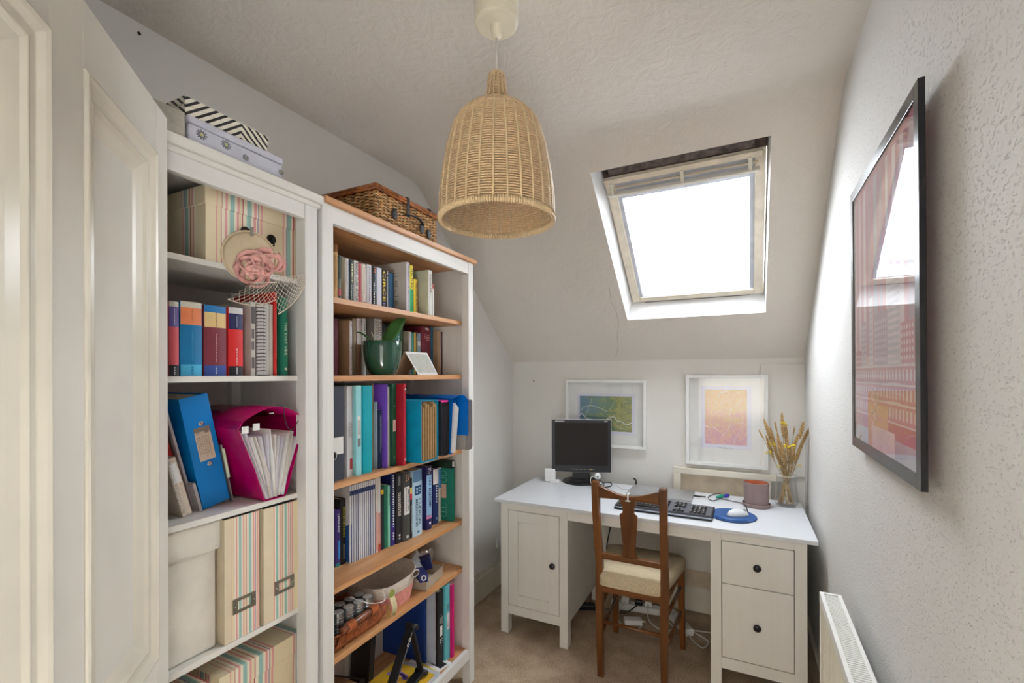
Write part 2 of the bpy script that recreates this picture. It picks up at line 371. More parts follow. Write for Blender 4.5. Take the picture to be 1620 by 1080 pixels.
# ------------------------------------------------------------------ radiator under the right wall
RX0, RX1, RY0, RY1, RZ0, RZ1 = .203, .262, .55, 1.80, .15, .735
rad = thing('radiator', 'white panel radiator with slotted top grille on the textured right wall', 'radiator', (0, 0, 0))
RW = mat('radiator_enamel', (240, 239, 235), .3, var=.01)
b = MB(); n = 44; pl = []
for k in range(n+1):
    y = RY0+.02+(RY1-RY0-.04)*k/n
    for dy, dx in ((0, 0), (.35, 0), (.5, .006), (.85, .006)):
        if k < n: pl.append((RX0+.004+dx, y+dy*(RY1-RY0-.04)/n))
pl = [(RX0+.004, RY0)]+pl+[(RX0+.004, RY1), (RX0+.018, RY1), (RX0+.018, RY0)]
b.prism(pl, 2, RZ0, RZ1-.02); b.build('front_panel', mat('radiator_cream', (232, 228, 212), .3, var=.01), rad)
MB().box(RX1-.014, RX1, RY0, RY1, RZ0, RZ1-.02).build('back_panel', RW, rad)
MB().box(RX0+.001, RX1-.0005, RY1, RY1+.003, RZ0, RZ1-.001).box(RX0+.001, RX1-.0005, RY0-.003, RY0, RZ0, RZ1-.001).build('side_panel', RW, rad, bevel=.001)
b = MB().box(RX0, RX0+.011, RY0, RY1, RZ1-.03, RZ1).box(RX1-.010, RX1, RY0, RY1, RZ1-.03, RZ1).box(RX0+.011, RX1-.010, RY1-.012, RY1, RZ1-.006, RZ1)
b.build('top_rim', RW, rad, bevel=.0015)
b = MB(); y = RY0+.01
while y < RY1-.016:
    b.box(RX0+.011, RX1-.010, y, y+.0052, RZ1-.004, RZ1-.001); y += .0098
b.build('grille_bars', RW, rad, kind='stuff')
MB().box(RX0+.02, RX1-.016, RY0+.01, RY1-.01, RZ1-.12, RZ1-.03).build('convector', mat('dark_convector', (70, 66, 58), .8), rad)
for y in (RY0+.15, RY1-.15): MB().box(RX1, .312-.0155*y, y, y+.03, .3, .6).build('wall_bracket', RW, rad)

# ------------------------------------------------------------------ framed poster on the right wall (local x: out of the wall is -x, y along, z up)
PW, PH = .612, .735
po = thing('framed_poster', 'large black-framed pink city skyline poster under glass on the right wall', 'picture', (.2815, 1.06, 1.235), 0, ry=-.004)
FB = mat('black_frame_lacquer', (30, 30, 34), .22, var=.1)
fw = .027
ring2 = lambda b, x0, x1: b.box(x0, x1, 0, fw, 0, PH).box(x0, x1, PW-fw, PW, 0, PH).box(x0, x1, fw, PW-fw, 0, fw).box(x0, x1, fw, PW-fw, PH-fw, PH)
ring2(MB(), -.0105, 0).build('frame', FB, po, bevel=.0008)
MB().box(0, .026, PW*.4, PW*.6, PH-.09, PH-.06).build('wall_hanger', FB, po)
PK = [mat('poster_'+n, c, .8, var=.04) for n, c in (('rose', (212, 132, 144)), ('pale', (238, 216, 216)), ('mauve', (192, 158, 174)), ('red', (190, 72, 88)), ('grey', (184, 176, 186)), ('ochre', (226, 172, 134)))]
MB().box(-.005, -.001, fw, PW-fw, fw, PH-fw).build('print', PK[0], po)
def rect(b, y0, y1, z0, z1, k, d=0):                           # y measured from the far edge (left in view), fractions of the print
    W_, H_ = PW-2*fw, PH-2*fw; yy = lambda q: PW-fw-q*W_; zz = lambda q: fw+q*H_
    b.m(k).quad((-.0052-d, yy(y0), zz(z0)), (-.0052-d, yy(y1), zz(z0)), (-.0052-d, yy(y1), zz(z1)), (-.0052-d, yy(y0), zz(z1)))
b = MB()
rg = random.Random(3)
for k in range(10): rect(b, k*.1, k*.1+rg.uniform(.03, .07), .14, .98, rg.choice((2, 4, 1)), .0001)       # drawn vertical bands
for y0, y1, z1, k in ((.02, .14, .36, 3), (.14, .26, .47, 2), (.3, .38, .55, 1), (.26, .32, .33, 5), (.40, .62, .48, 2), (.62, .80, .6, 1), (.8, 1.0, .42, 0), (.30, .5, .3, 5)):
    rect(b, y0, y1, .15, z1, k, .0003)
    nx_ = max(2, int((y1-y0)/.03)); nz = int((z1-.2)/.022)
    for i in range(nx_):
        for j in range(nz): 
            q = y0+.008+(y1-y0-.01)*i/nx_; rect(b, q, q+(y1-y0)/nx_*.5, .2+j*.022, .2+j*.022+.012, 4 if k == 1 else 1, .0005)
for z0 in (.06, .12, .18, .24):                                 # street front with rows of windows
    rect(b, 0, 1, z0, z0+.052, 0 if z0 > .1 else 3, .0006); rect(b, 0, 1, z0+.05, z0+.056, 1, .0008)
    for i in range(22): rect(b, .012+i*.045, .012+i*.045+.022, z0+.008, z0+.04, 1 if z0 > .1 else 3, .0008)
rect(b, 0, 1, 0, .06, 4, .0007); rect(b, .28, .62, .0, .16, 5, .0009); rect(b, .35, .72, 0, .08, 1, .001)
b.build('print_drawing', PK, po, fixn=False)
cg = MB(); 
for a in range(5): 
    c0 = Vector((-.0066, PW*.58+.02*math.cos(a*1.26), .13+.03*math.sin(a*1.26))); cg.tube([c0+Vector((0, .022*math.cos(q*.6), .016*math.sin(q*.6))) for q in range(11)], .0016, 4)
cg.build('print_ornament', PK[1], po)
MB().box(-.0088, -.0082, fw, PW-fw, fw, PH-fw).build('pane', GLASS, po)

# ------------------------------------------------------------------ wicker pendant lamp
PX, PY = -.598, 1.082
lamp = thing('pendant_lamp', 'woven rattan bell pendant lamp hanging from the ceiling', 'lamp', (PX, PY, ZC))
CRM = mat('cream_plastic', (238, 230, 208), .35, var=.01)
MB().lathe([(.0005, 0), (.058, 0), (.058, -.063), (.056, -.069), (.05, -.072), (.016, -.072), (.013, -.1), (.006, -.104), (.0005, -.104)], 40).build('ceiling_rose', CRM, lamp, smooth=False, bevel=.001)
MB().tube([(0, 0, -.1), (0, 0, -.21)], .0028, 8).build('cord', mat('flex_white', (224, 220, 210), .5), lamp, smooth=True)
Z0, Z1 = -.592, -.200
R_PTS = [(0, .150), (.06, .1485), (.11, .143), (.18, .131), (.238, .116), (.265, .103), (.285, .083), (.302, .055), (.312, .037), (.322, .029), (.345, .0245), (.37, .021), (.392, .019)]
def rad_at(h):
    for (a, ra), (c, rc) in zip(R_PTS[:-1], R_PTS[1:]):
        if a <= h <= c:
            q = (h-a)/(c-a); q = q*q*(3-2*q)*.35+q*.65; return ra+(rc-ra)*q
    return R_PTS[-1][1]
RAT = mat('pale_rattan', (216, 186, 146), .5, var=.07, vs=130); RAT2 = mat('rattan_binding', (216, 190, 150), .5, var=.06, vs=130)
NS = 28; prof_l = []; h = .012
while h < .385:
    prof_l.append(h); dr = (rad_at(min(h+.004, .39))-rad_at(max(h-.004, 0)))/.008
    h += .0063/math.hypot(1, dr)
b = MB()
for row, h in enumerate(prof_l):                                # weavers bow out between the upright stakes and pass behind them
    R0 = rad_at(h); NN = NS if R0 > .045 else 14; seg = NN*6
    for st in (1, -1):
        pts = []
        for i in range(seg):
            a = 2*PI*i/seg; q = abs(math.sin(NN*a/2)); k_ = 1 if R0 > .05 else .5
            rr = R0+(st*.0040*q**.8-.0006)*k_; pts.append((rr*math.cos(a), rr*math.sin(a), Z0+h-.0006*st*q))
        b.tube(pts, .0021, 4, closed=True)
b.build('shade_weave', RAT, lamp, smooth=True, kind='stuff')
for k in range(NS):
    a = 2*PI*k/NS; hs = [.004+.386*j/26 for j in range(27 if k % 2 == 0 else 21)]
    MB().tube([((rad_at(h)+.0022)*math.cos(a), (rad_at(h)+.0022)*math.sin(a), Z0+h) for h in hs], [.0027 if rad_at(h) > .05 else .002 for h in hs], 6).build('stake', RAT2, lamp, smooth=True)
b = MB(); n = 150
for i in range(n):
    a = 2*PI*i/n; rr = .1505
    b.tube([(rr*math.cos(a)+.0052*math.cos(q)*math.cos(a), rr*math.sin(a)+.0052*math.cos(q)*math.sin(a), Z0+.005+.0075*math.sin(q)) for q in (0, 1.05, 2.1, 3.14, 4.19, 5.24)], .0034, 4, closed=True)
b.build('rim_binding', RAT2, lamp, smooth=True, kind='stuff')
MB().lathe([(.012, Z1-.01), (.0215, Z1-.01), (.0235, Z1-.004), (.0215, Z1), (.004, Z1)], 24).build('neck_cap', RAT2, lamp, smooth=True)
MB().lathe([(.018, -.235), (.018, -.3), (.021, -.302), (.021, -.33), (.0005, -.33)], 20).build('lamp_holder', WHITEP, lamp)
MB().lathe([(.012, -.325), (.014, -.34), (.028, -.37), (.03, -.39), (.022, -.412), (.0005, -.42)], 20).build('bulb', mat('opal_bulb', (244, 242, 236), .3), lamp, smooth=True)
# ------------------------------------------------------------------ bookcases (local: x out of the case, y along the shelf, z up)
def case(name, label, u0, u1, shelves, shelf_mat, top, shelf_v, side_in, rails, th):
    r = thing(name, label, 'bookcase', L(0, 0, 0), BA)
    pw = .043; D = .37
    for k, y in enumerate((u0, u1-pw)):
        MB().box(-.04, 0, y, y+pw, 0, top).build('post', WSTAIN, r, bevel=.0015)
        MB().box(-D, -D+.035, y, y+pw, 0, top).build('post', WSTAIN, r, bevel=.0015)
        a, c = (y+.004, y+.012+side_in) if k == 0 else (y+pw-.012-side_in, y+pw-.004)
        MB().box(-D+.03, -.038, a, c, .11, top).build('side_panel', WSTAIN, r)
    MB().box(-D+.004, -D+.012, u0+.02, u1-.02, .11, top).build('back_panel', mat('case_back_panel', (206, 196, 194), .6, var=.02), r)  # shade inside the case is put into the panel's pinkish grey
    MB().box(-D+.012, -D+.017, (u0+u1)/2-.018, (u0+u1)/2+.018, .15, top-.04).build('back_strip', WSTAIN, r)
    zb0, zb1, zt0 = rails
    MB().box(-.022, -.002, u0+pw, u1-pw, zb0, zb1).build('bottom_rail', WSTAINY, r, bevel=.0015)
    MB().box(-.022, -.002, u0+pw, u1-pw, zt0, top).build('top_rail', WSTAINY, r, bevel=.0015)
    for z in shelves: MB().box(-D+.012, shelf_v, u0+.012+side_in, u1-.012-side_in, z-th, z).build('shelf', shelf_mat, r, bevel=.0012)
    return r
ZS = (1.695, 1.4425, 1.095, .760, .535)
pc = case('bookcase', 'white bookcase with oiled pine top and pine shelves full of books beside the desk', -.008, .882, ZS, PINE, 1.966, -.042, .006, (.118, .165, 1.912), .019)
MB().box(-.35, -.024, .03, .84, .146, .165).build('shelf', PINE, pc); MB().box(-.35, -.024, .03, .84, 1.936, 1.952).build('shelf', PINE, pc)
MB().box(-.378, .014, -.006, .894, 1.966, 1.984).build('top', PINE, pc, bevel=.002)
ZW = (1.724, 1.443, 1.102, .767)
wc = case('bookcase', 'all-white tall bookcase with striped storage boxes behind the open door', -.925, -.026, ZW, WHITE, 1.945, -.034, .001, (.10, .15, 1.897), .0145)
MB().box(-.35, -.024, -.9, -.05, .132, .15).build('shelf', WHITE, wc)
MB().box(-.38, .006, -.935, -.018, 1.938, 1.953).box(-.38, .016, -.94, -.013, 1.951, 1.976).build('crown', WHITE, wc, bevel=.004)
b = MB()
for z in (1.52, 1.47, 1.37, 1.33, 1.25, 1.2): b.tube([(-.353, -.4755, z), (-.3525, -.4755, z)], .003, 8)
b.build('peg_holes', BLACKP, wc, kind='stuff')

def book(loc, th, h, dep, col, label, cat='book', bands=(), text=None, hard=None, lean=0, group=None, name='book', pages=PAGES, rough=.5, bulge=None, obj_lines=None):
    hard = hard if hard is not None else th > .022
    t = min(.0028 if hard else .0012, th*.2); ov = .004 if hard else .0006; bl = bulge if bulge is not None else min(.004, th*.12)
    cm = col if not isinstance(col, tuple) else paint(col, rough)
    n = 6; sp = [(bl*math.sin(PI*k/n), th*k/n) for k in range(n+1)]
    o = [(-dep, 0)]+sp+[(-dep, th), (-dep, th-t), (-t*.9, th-t), (-t*.9, t), (-dep, t)]
    r = MB().prism(o, 2, 0, h).build(name, cm, None, loc, (lean, 0, BA))
    tag(r, label, cat, group)
    if pages: MB().box(-dep+ov, -t, t, th-t, ov*.8, h-ov).build('pages', pages, r)
    def patch(z0, z1, y0, y1, m, nm, lift=.0005):
        ks = [y0+(y1-y0)*k/6 for k in range(7)]
        x = lambda y: bl*math.sin(PI*y)+lift
        b = MB(); vs = [(x(y), y*th, z) for z in (z0*h, z1*h) for y in ks]
        b.add(vs, [(k, k+1, k+8, k+7) for k in range(6)]); return b.build(nm, m, r, smooth=True)
    for bd in bands:
        z0, z1, c = bd[:3]; y0, y1 = bd[3:5] if len(bd) > 3 else (0.02, .98)
        patch(z0, z1, y0, y1, paint(c) if isinstance(c, tuple) else c, 'spine_band', .0004)
    for k, tx in enumerate(text or ()):
        s, z0, z1, c, w = tx[:5]; yc = tx[5] if len(tx) > 5 else .5
        m = paint(c, .6); cc = (bl*math.sin(PI*yc)+.0011, yc*th, (z0+z1)/2*h)
        if s.startswith('~'): print_lines(r, m, cc, (z1-z0)*h, w*th, int(s[1:] or 1), seed=k+int(h*1000))
        else: lettering(r, s, m, cc, (z1-z0)*h, w*th)
    return r

def row(items, z, dep=.135, start=.04, order_gap=.0006):
    prev = start
    for it in items:
        x0, x1, yt, v, col, label = it[:6]; kw = dict(it[6]) if len(it) > 6 else {}
        u0, u1 = ub(x0, v), ub(x1, v); h = bc((x0+x1)/2, yt, v)[1]-z
        lean = kw.pop('lean', 0); free = kw.pop('free', False); d = kw.pop('dep', dep)
        if not free:
            u0 = max(u0, prev+order_gap); u1 = max(u1, u0+.0035); prev = u1
        th = u1-u0; d = min(d, .354+v)
        book(L(u0, v, z+.0004), th, h, d, col, label, lean=lean, **kw)
    return prev
Wh, Bk = (236, 234, 228), (30, 30, 34)
# --- top shelf of the pine bookcase
row([
 (526.5, 535, 386, -.13, (206, 162, 96), 'old book with ragged tan page edges at the left end of the top shelf', dict(bands=[(.86, 1, (150, 96, 40))], text=[('~3', .05, .8, (170, 120, 60), .7)])),
 (535.5, 540, 404, -.13, (58, 84, 78), 'dark green paperback with pink flowers on its spine', dict(bands=[(.15, .3, (196, 96, 104)), (.32, .5, (110, 120, 110))])),
 (540.5, 543.5, 408, -.13, (196, 182, 150), 'thin beige book left of the white paperback with blue title'),
 (544, 552, 409, -.12, Wh, 'white paperback with a blue and red printed title on the top shelf', dict(text=[('~', .12, .95, (60, 90, 150), .3, .68), ('~', .4, .95, (150, 70, 60), .25, .3)])),
 (553, 560, 412, -.12, (44, 60, 66), 'dark teal paperback with a cream script title', dict(text=[('~', .5, .92, (236, 226, 170), .45), ('~2', .04, .45, (200, 205, 200), .7)])),
 (560.5, 567, 413, -.12, Wh, 'white paperback lettered RACHEL CUSK OUTLINE', dict(text=[('RACHEL CUSK  OUTLINE', .04, .96, (40, 40, 44), .55)])),
 (567.3, 572, 417, -.12, (196, 84, 88), 'thin coral red paperback on the top shelf', dict(text=[('~', .3, .9, (150, 50, 56), .3)])),
 (572.5, 579, 418, -.12, (236, 226, 214), 'cream paperback with a small red emblem low on its spine', dict(text=[('~', .3, .93, (190, 150, 140), .35), ('~', .05, .12, (170, 60, 60), .5)])),
 (580.5, 588, 419, -.12, (224, 222, 226), 'pale grey paperback with a handwritten blue title', dict(text=[('~', .15, .95, (70, 80, 130), .35)])),
 (589, 596, 421, -.12, (34, 34, 42), 'black paperback with white capitals beside the plain white one', dict(text=[('~', .03, .6, (236, 236, 230), .45, .32), ('~2', .2, .9, (130, 150, 170), .5, .68), ('~', .84, .97, (220, 130, 90), .5)])),
 (596.5, 604, 424, -.12, (226, 226, 238), 'plain white paperback spine left of the CIRCE book', dict(bulge=.001)),
 (604.3, 610, 427, -.12, (36, 34, 40), 'black paperback lettered CIRCE in yellow', dict(text=[('CIRCE', .22, .97, (244, 214, 50), .72), ('~2', .03, .18, (160, 150, 190), .7)])),
 (610.3, 615, 428, -.12, (60, 56, 54), 'dark paperback with a silver wave pattern', dict(bands=[(.1, .85, (160, 160, 164), .35, .75)], text=[('~', .9, .98, (230, 200, 190), .6)])),
 (615.3, 623, 432, -.13, (62, 116, 160), 'plain blue book beside the tall grey book'),
 (643, 648.5, 415, -.075, (206, 200, 192), 'tall grey book with a printed cover on the top shelf', dict(dep=.2, bands=[(.02, .98, (236, 228, 240))], text=[('~', .03, .95, (70, 40, 80), .4)])),
 (648.7, 654, 420, -.075, (60, 190, 120), 'yellow and green paperback lettered THE FLAG', dict(bands=[(.5, 1, (246, 224, 40))], text=[('THE FLAG', .52, .94, (40, 50, 60), .6), ('~', .05, .48, (30, 90, 60), .45)])),
 (654.6, 661, 442, -.085, (238, 204, 40), 'short yellow paperback with dark print', dict(bands=[(.02, .98, (214, 110, 40), .85, .98)], text=[('~', .08, .9, (70, 60, 40), .4)])),
 (677.5, 684, 428, -.05, (210, 208, 186), 'pale greenish book with a broad cover at the right of the top shelf', dict(dep=.17, bands=[(.02, .98, (222, 220, 214))], text=[('~', .5, .92, (150, 110, 110), .35)])),
 (684.5, 687, 450, -.055, (226, 222, 216), 'thin white booklet with a red tip at the right end of the top shelf', dict(bands=[(.86, 1, (176, 50, 60))])),
], ZS[0], .13)
# print on the broad left cover of the tall grey book
# --- second shelf
row([
 (528, 535.5, 505, -.2, (134, 78, 96), 'mauve hardback at the left end of the second shelf', dict(dep=.15)),
 (553, 557.3, 507, -.17, (178, 146, 112), 'tan sketchbook with a white stitched spine', dict(dep=.17, bands=[(.01, .99, (232, 226, 232))], text=[('~', .1, .11, (170, 60, 50), .9), ('~', .3, .31, (170, 60, 50), .9), ('~', .5, .51, (170, 60, 50), .9), ('~', .7, .71, (170, 60, 50), .9), ('~', .9, .91, (170, 60, 50), .9)])),
 (557.8, 563.5, 504, -.18, (150, 136, 110), 'olive grey book right of the stitched sketchbook', dict(dep=.17)),
 (564, 571.5, 504, -.18, (150, 112, 88), 'book with white upper half and brown lower half', dict(dep=.16, bands=[(.54, 1, (226, 222, 220))], text=[('~3', .56, .97, (150, 96, 70), .6), ('~2', .1, .4, (96, 64, 50), .5)])),
 (573.5, 579, 504, -.19, (226, 226, 226), 'white book with green speckled lettering behind the green pot', dict(text=[('~', .4, .9, (50, 90, 80), .55)])),
 (592, 604, 504, -.2, (152, 146, 140), 'grey book with a white spine behind the orchid leaf', dict(dep=.15, bands=[(.01, .99, (228, 226, 222))], text=[('~3', .6, .95, (120, 112, 104), .7)])),
 (604.3, 609, 512, -.21, (34, 32, 34), 'black book behind the orchid leaf', dict(text=[('~', .2, .5, (210, 210, 210), .5)])),
 (618, 622, 518, -.2, (168, 162, 152), 'grey book with narrow white spine right of the orchid leaf', dict(bands=[(.01, .99, (228, 226, 214))])),
 (622.3, 625.5, 517, -.2, (40, 38, 40), 'thin black book left of the teal one'),
 (626, 633, 516, -.2, (44, 140, 136), 'teal book with white vertical title', dict(text=[('~', .5, .8, (226, 240, 236), .5), ('~', .86, .95, (20, 70, 80), .5)])),
 (633.4, 638, 515, -.22, (70, 108, 84), 'green book peeping above the cream spine'),
 (638.4, 643.5, 523, -.19, (214, 196, 174), 'cream book with a worn brown foot', dict(bands=[(.02, .3, (186, 142, 106))])),
 (644, 647.6, 524, -.19, (170, 200, 214), 'pale blue thin book beside the dotted white one', dict(free=False)),
 (647.8, 651, 525, -.19, (228, 226, 230), 'white thin book with a row of purple dots', dict(text=[('~', .1, .95, (110, 90, 150), .35)])),
 (651.2, 655, 526, -.19, (70, 150, 140), 'narrow sea green book'),
 (655.2, 660, 525, -.19, (40, 40, 40), 'narrow black and yellow book', dict(bands=[(.02, .98, (228, 190, 70), .0, .4)], text=[('~', .3, .9, (220, 190, 90), .4, .7)])),
 (661, 665.5, 527, -.19, (150, 168, 186), 'narrow grey blue book with a white panel', dict(bands=[(.7, .8, (232, 232, 232))])),
 (667, 681.5, 517, -.185, (120, 38, 56), 'thick maroon book lettered OLD in white', dict(text=[('~', .86, .98, (236, 220, 214), .6), ('~3', .7, .84, (226, 170, 170), .6)], dep=.16)),
 (681.8, 685, 517, -.185, (38, 104, 140), 'narrow blue book right of the maroon one'),
 (692, 697.5, 523, -.165, (178, 150, 118), 'tan hardback with white fore edge band', dict(dep=.17, bands=[(.02, .98, (230, 216, 204), .6, .98)])),
 (697.8, 701, 525, -.165, (74, 52, 58), 'thin dark purple book at the right end of the second shelf'),
], ZS[1], .13)
# --- medical and study books, fourth shelf
row([
 (529.5, 537.5, 806, -.165, (70, 50, 130), 'short purple book lettered LANGUAGE above a bright blue foot', dict(bands=[(.12, .45, (60, 150, 220), .5, .98), (0, .06, (40, 140, 140))], text=[('LANGUAGE', .6, .92, (236, 236, 244), .45, .6)], dep=.15)),
 (538, 546.5, 789, -.165, (32, 30, 32), 'tall black book with yellow vertical title', dict(dep=.18, text=[('~', .42, .88, (226, 214, 60), .4), ('~', .08, .3, (220, 220, 220), .3)])),
], ZS[3], .15)
mags = [552.8+i*3.36 for i in range(13)]
prevu = ub(547.5, -.15)
for i in range(12):
    v = -.143+.001*i; u0 = max(ub(mags[i], v), prevu+.0004); u1 = max(ub(mags[i+1]-.3, v), u0+.004); prevu = u1
    h = bc(mags[i]+1.6, 768.5-i*.95, v)[1]-ZS[3]; cB = (206, 206, 206) if i == 0 else (96, 106, 140) if i % 3 else (60, 70, 112)
    bands = [(.93, 1, (236, 236, 240)), (.87, .93, (44, 58, 110)), (.0, .87, (232, 233, 236), .0, .72 if i % 3 else .6)]
    if i in (0, 9): bands.append((.0, .5, (32, 74, 140), .1, .98))
    side = ('leftmost of the row of white journals with navy bands, blue patch on its cover', 'second white journal from the left, thin spine', 'third white journal from the left, thin spine', 'fourth white journal from the left, thin spine',
            'fifth white journal from the left, thin spine', 'sixth white journal from the left, thin spine', 'seventh white journal from the left, thin spine', 'eighth white journal from the left, thin spine',
            'ninth white journal from the left, thin spine', 'tenth white journal from the left, blue lower spine', 'eleventh white journal from the left, thin spine', 'twelfth white journal, rightmost of the thin navy-banded row')[i]
    mg = book(L(u0, v, ZS[3]+.0004), u1-u0, h, .2, cB, side, 'journal', bands, None, False, group='white journals on the fourth shelf', name='journal', bulge=.0003)
    if i == 0:
        b = MB(); b.quad((-.19, -.0004, .004), (-.004, -.0004, .004), (-.004, -.0004, h*.5), (-.19, -.0004, h*.2)); b.build('cover_panel', paint((36, 84, 150)), mg, fixn=False)
row([
 (593.5, 597, 756, -.13, (220, 210, 204), 'thin white and pink brochure right of the journals', dict(bands=[(.02, .55, (220, 160, 148))], dep=.2)),
 (597.5, 601.5, 755, -.13, (226, 222, 216), 'white folder with a red foot right of the pink brochure', dict(dep=.2, bands=[(.0, .1, (180, 60, 50)), (.1, .52, (206, 150, 136))])),
 (602, 606.5, 772, -.13, (38, 40, 52), 'thin dark navy booklet with a yellow tab', dict(bands=[(.9, .98, (232, 190, 50))])),
 (607, 612.8, 767, -.128, (30, 110, 84), 'dark green booklet left of the mint spine', dict(dep=.18)),
 (613, 616.5, 768, -.127, (140, 208, 186), 'mint green booklet spine', dict(text=[('~', .68, .86, (50, 80, 80), .6)])),
 (617, 624, 748, -.125, (22, 30, 84), 'navy book with long white vertical title', dict(dep=.2, bands=[(.0, .3, (58, 40, 130))], text=[('~', .25, .97, (232, 234, 244), .5), ('~', .08, .18, (230, 230, 240), .5)])),
 (624.5, 634, 748, -.118, (44, 44, 48), 'black book with grey photo and white diamond emblem', dict(dep=.2, bands=[(.82, .95, (120, 120, 122), .3, .9)], text=[('~2', .34, .72, (232, 222, 206), .6), ('~', .06, .13, (240, 240, 240), .6)])),
 (635.5, 648, 746, -.108, (74, 74, 72), 'thick grey book lettered MEDICAL PHYSIOLOGY on a white panel', dict(dep=.22, bands=[(.38, .78, (226, 226, 224), .12, .92)], text=[('MEDICAL', .42, .74, (60, 30, 60), .2, .66), ('PHYSIOLOGY', .42, .76, (60, 30, 60), .2, .34), ('~2', .84, .96, (220, 160, 130), .6), ('~', .04, .08, (220, 220, 220), .5)])),
 (648.4, 651.5, 756, -.108, (36, 34, 36), 'thin black book with yellow and red squares', dict(bands=[(.74, .84, (230, 210, 110)), (.64, .74, (206, 50, 60))], text=[('~', .1, .55, (220, 220, 220), .4)])),
 (652, 667, 743, -.106, (186, 214, 232), 'thick pale blue book lettered CLINICAL MEDICINE', dict(dep=.2, bands=[(.82, .99, (96, 140, 180)), (.62, .76, (28, 76, 120), .18, .88)], text=[('CLINICAL', .14, .56, (50, 76, 100), .24, .7), ('MEDICINE', .14, .56, (50, 76, 100), .24, .36), ('~2', .65, .73, (200, 220, 235), .5), ('~', .04, .08, (90, 130, 160), .4)])),
 (674, 682.5, 737, -.108, (40, 36, 92), 'thick indigo book lettered ANATOMY on pale blue', dict(dep=.22, bands=[(.2, .86, (150, 190, 226)), (.17, .23, (226, 140, 190))], text=[('ANATOMY', .34, .66, (26, 26, 70), .5), ('~', .7, .82, (40, 50, 100), .4), ('~2', .88, .97, (220, 220, 240), .6), ('~', .05, .12, (236, 236, 244), .5)])),
 (684.5, 693, 741, -.125, (28, 44, 104), 'navy book with white top panel and vertical white title', dict(dep=.18, bands=[(.72, .99, (232, 222, 222))], text=[('~', .36, .7, (236, 236, 244), .35), ('~', .05, .12, (120, 150, 200), .5)])),
 (693.4, 697.5, 740, -.13, (222, 222, 214), 'slim white book with a blue upper panel', dict(bands=[(.62, .98, (70, 130, 190))], text=[('~', .1, .58, (110, 110, 110), .4)])),
 (713.5, 718.8, 729, -.082, (40, 62, 50), 'dark green grey book with black spine near the right end of the fourth shelf', dict(dep=.2, bands=[(.0, 1, (24, 24, 26)), (.9, .99, (232, 232, 232), .15, .85)], text=[('~', .1, .86, (214, 214, 214), .5)])),
], ZS[3], .17, start=prevu+.002)
gb = tag(MB().box(-.15, 0, 0, .018, 0, .245).build('book', mat('green_cloth_cover', (30, 124, 104), .6), None, L(.806, -.07, ZS[3]+.0004), (0, 0, BA)), 'green decorated notebook against the right side of the fourth shelf', 'book')
bd = MB(); 
for k, (z, y) in enumerate(((.22, -.03), (.19, -.02), (.07, -.04), (.05, -.03), (.03, -.035))): bd.tube([(-.05+.018*math.cos(a), -.0006, z+.012*math.sin(a)) for a in [q*.7 for q in range(9)]], .0012, 4, closed=True)
bd.build('printed_motif', paint((120, 190, 176)), gb); MB().box(-.075, -.035, -.001, 0, .105, .17).build('picture_patch', paint((206, 170, 150)), gb)
# cover text on the big grey book and the green grey book are lines of flat print
for nm, rows_, colr, zr, L0 in (('tall grey book', 12, (120, 112, 108), (.05, .9), .11),):
    o = [q for q in bpy.data.objects if q.get('label', '').startswith(nm)][0]
    hh = max(v.co.z for v in o.data.vertices)
    print_lines(o, paint(colr), (-.085, -.0006, hh*.48), .1, hh*.8, rows_*2, Matrix(((1, 0, 0, 0), (0, 0, -1, 0), (0, 1, 0, 0), (0, 0, 0, 1))), seed=4, gap=.2)
o = [q for q in bpy.data.objects if q.get('label', '').startswith('dark green grey book')][0]
MB().box(-.07, -.03, -.0008, 0, .02, .05).build('barcode_label', paint((214, 214, 190)), o)
b = MB()
for k in range(4): b.box(-.06, -.045, -.0008, 0, .09+k*.03, .104+k*.03)
b.build('cover_marks', paint((70, 110, 70)), o)
# ------------------------------------------------------------------ third shelf of the pine case: binders and files
z3 = ZS[2]; PREV = .04
def binder(x0, x1, yt, v, col, label, lean=0, dep=.26, u0=None, **kw):
    global PREV
    a, c = ub(x0, v), ub(x1, v); a = u0 if u0 is not None else max(a, PREV+.0008); c = max(c, a+.004); PREV = c+.003
    h = bc((x0+x1)/2, yt, v)[1]-kw.pop('z', z3)
    return book(L(a, v, kw.pop('zz', z3)+.0005), max(c-a, .004), h, dep, col, label, 'folder', hard=True, lean=lean, name='binder', **kw)
o = binder(527, 543.5, 611, -.066, (62, 66, 78), 'dark grey lever arch file with handwritten label and finger ring', bands=[(.28, .46, Wh, .02, .98)], bulge=.001, pages=PAGES, u0=.045)
wd = max(v.co.y for v in o.data.vertices)
print_lines(o, INK, (.002, wd*.56, .118), wd*.78, .052, 3, FRONTX, 'handwriting', gap=.12, seed=5, hgt=.13)
MB().tube([(.0025, wd*.5+.0135*math.cos(a), .085+.0135*math.sin(a)) for a in [q*PI/10 for q in range(20)]], .0022, 6, closed=True).build('finger_ring', STEEL, o, smooth=True)
MB().prism([(wd*.5+.012*math.cos(a), .085+.012*math.sin(a)) for a in [q*PI/10 for q in range(20)]], 0, .0005, .0014).build('finger_hole', BLACKP, o)
binder(549, 557.5, 611, -.075, (206, 204, 206), 'grey white magazine file with a small red emblem', bands=[(.08, .2, (176, 60, 66), .45, .95)], text=[('~3', .4, .6, (130, 130, 134), .7)], bulge=.0005)
binder(559, 571.5, 610, -.062, (150, 212, 216), 'pale turquoise ring binder with a white spine label', lean=.0, bands=[(.42, .66, Wh, .25, .8), (.32, .41, (120, 120, 120), .25, .8)], text=[('~4', .44, .62, (90, 90, 96), .5)], bulge=.001)
binder(574, 588.5, 610, -.066, (10, 160, 174), 'bright turquoise plain binder on the third shelf', bulge=.004)
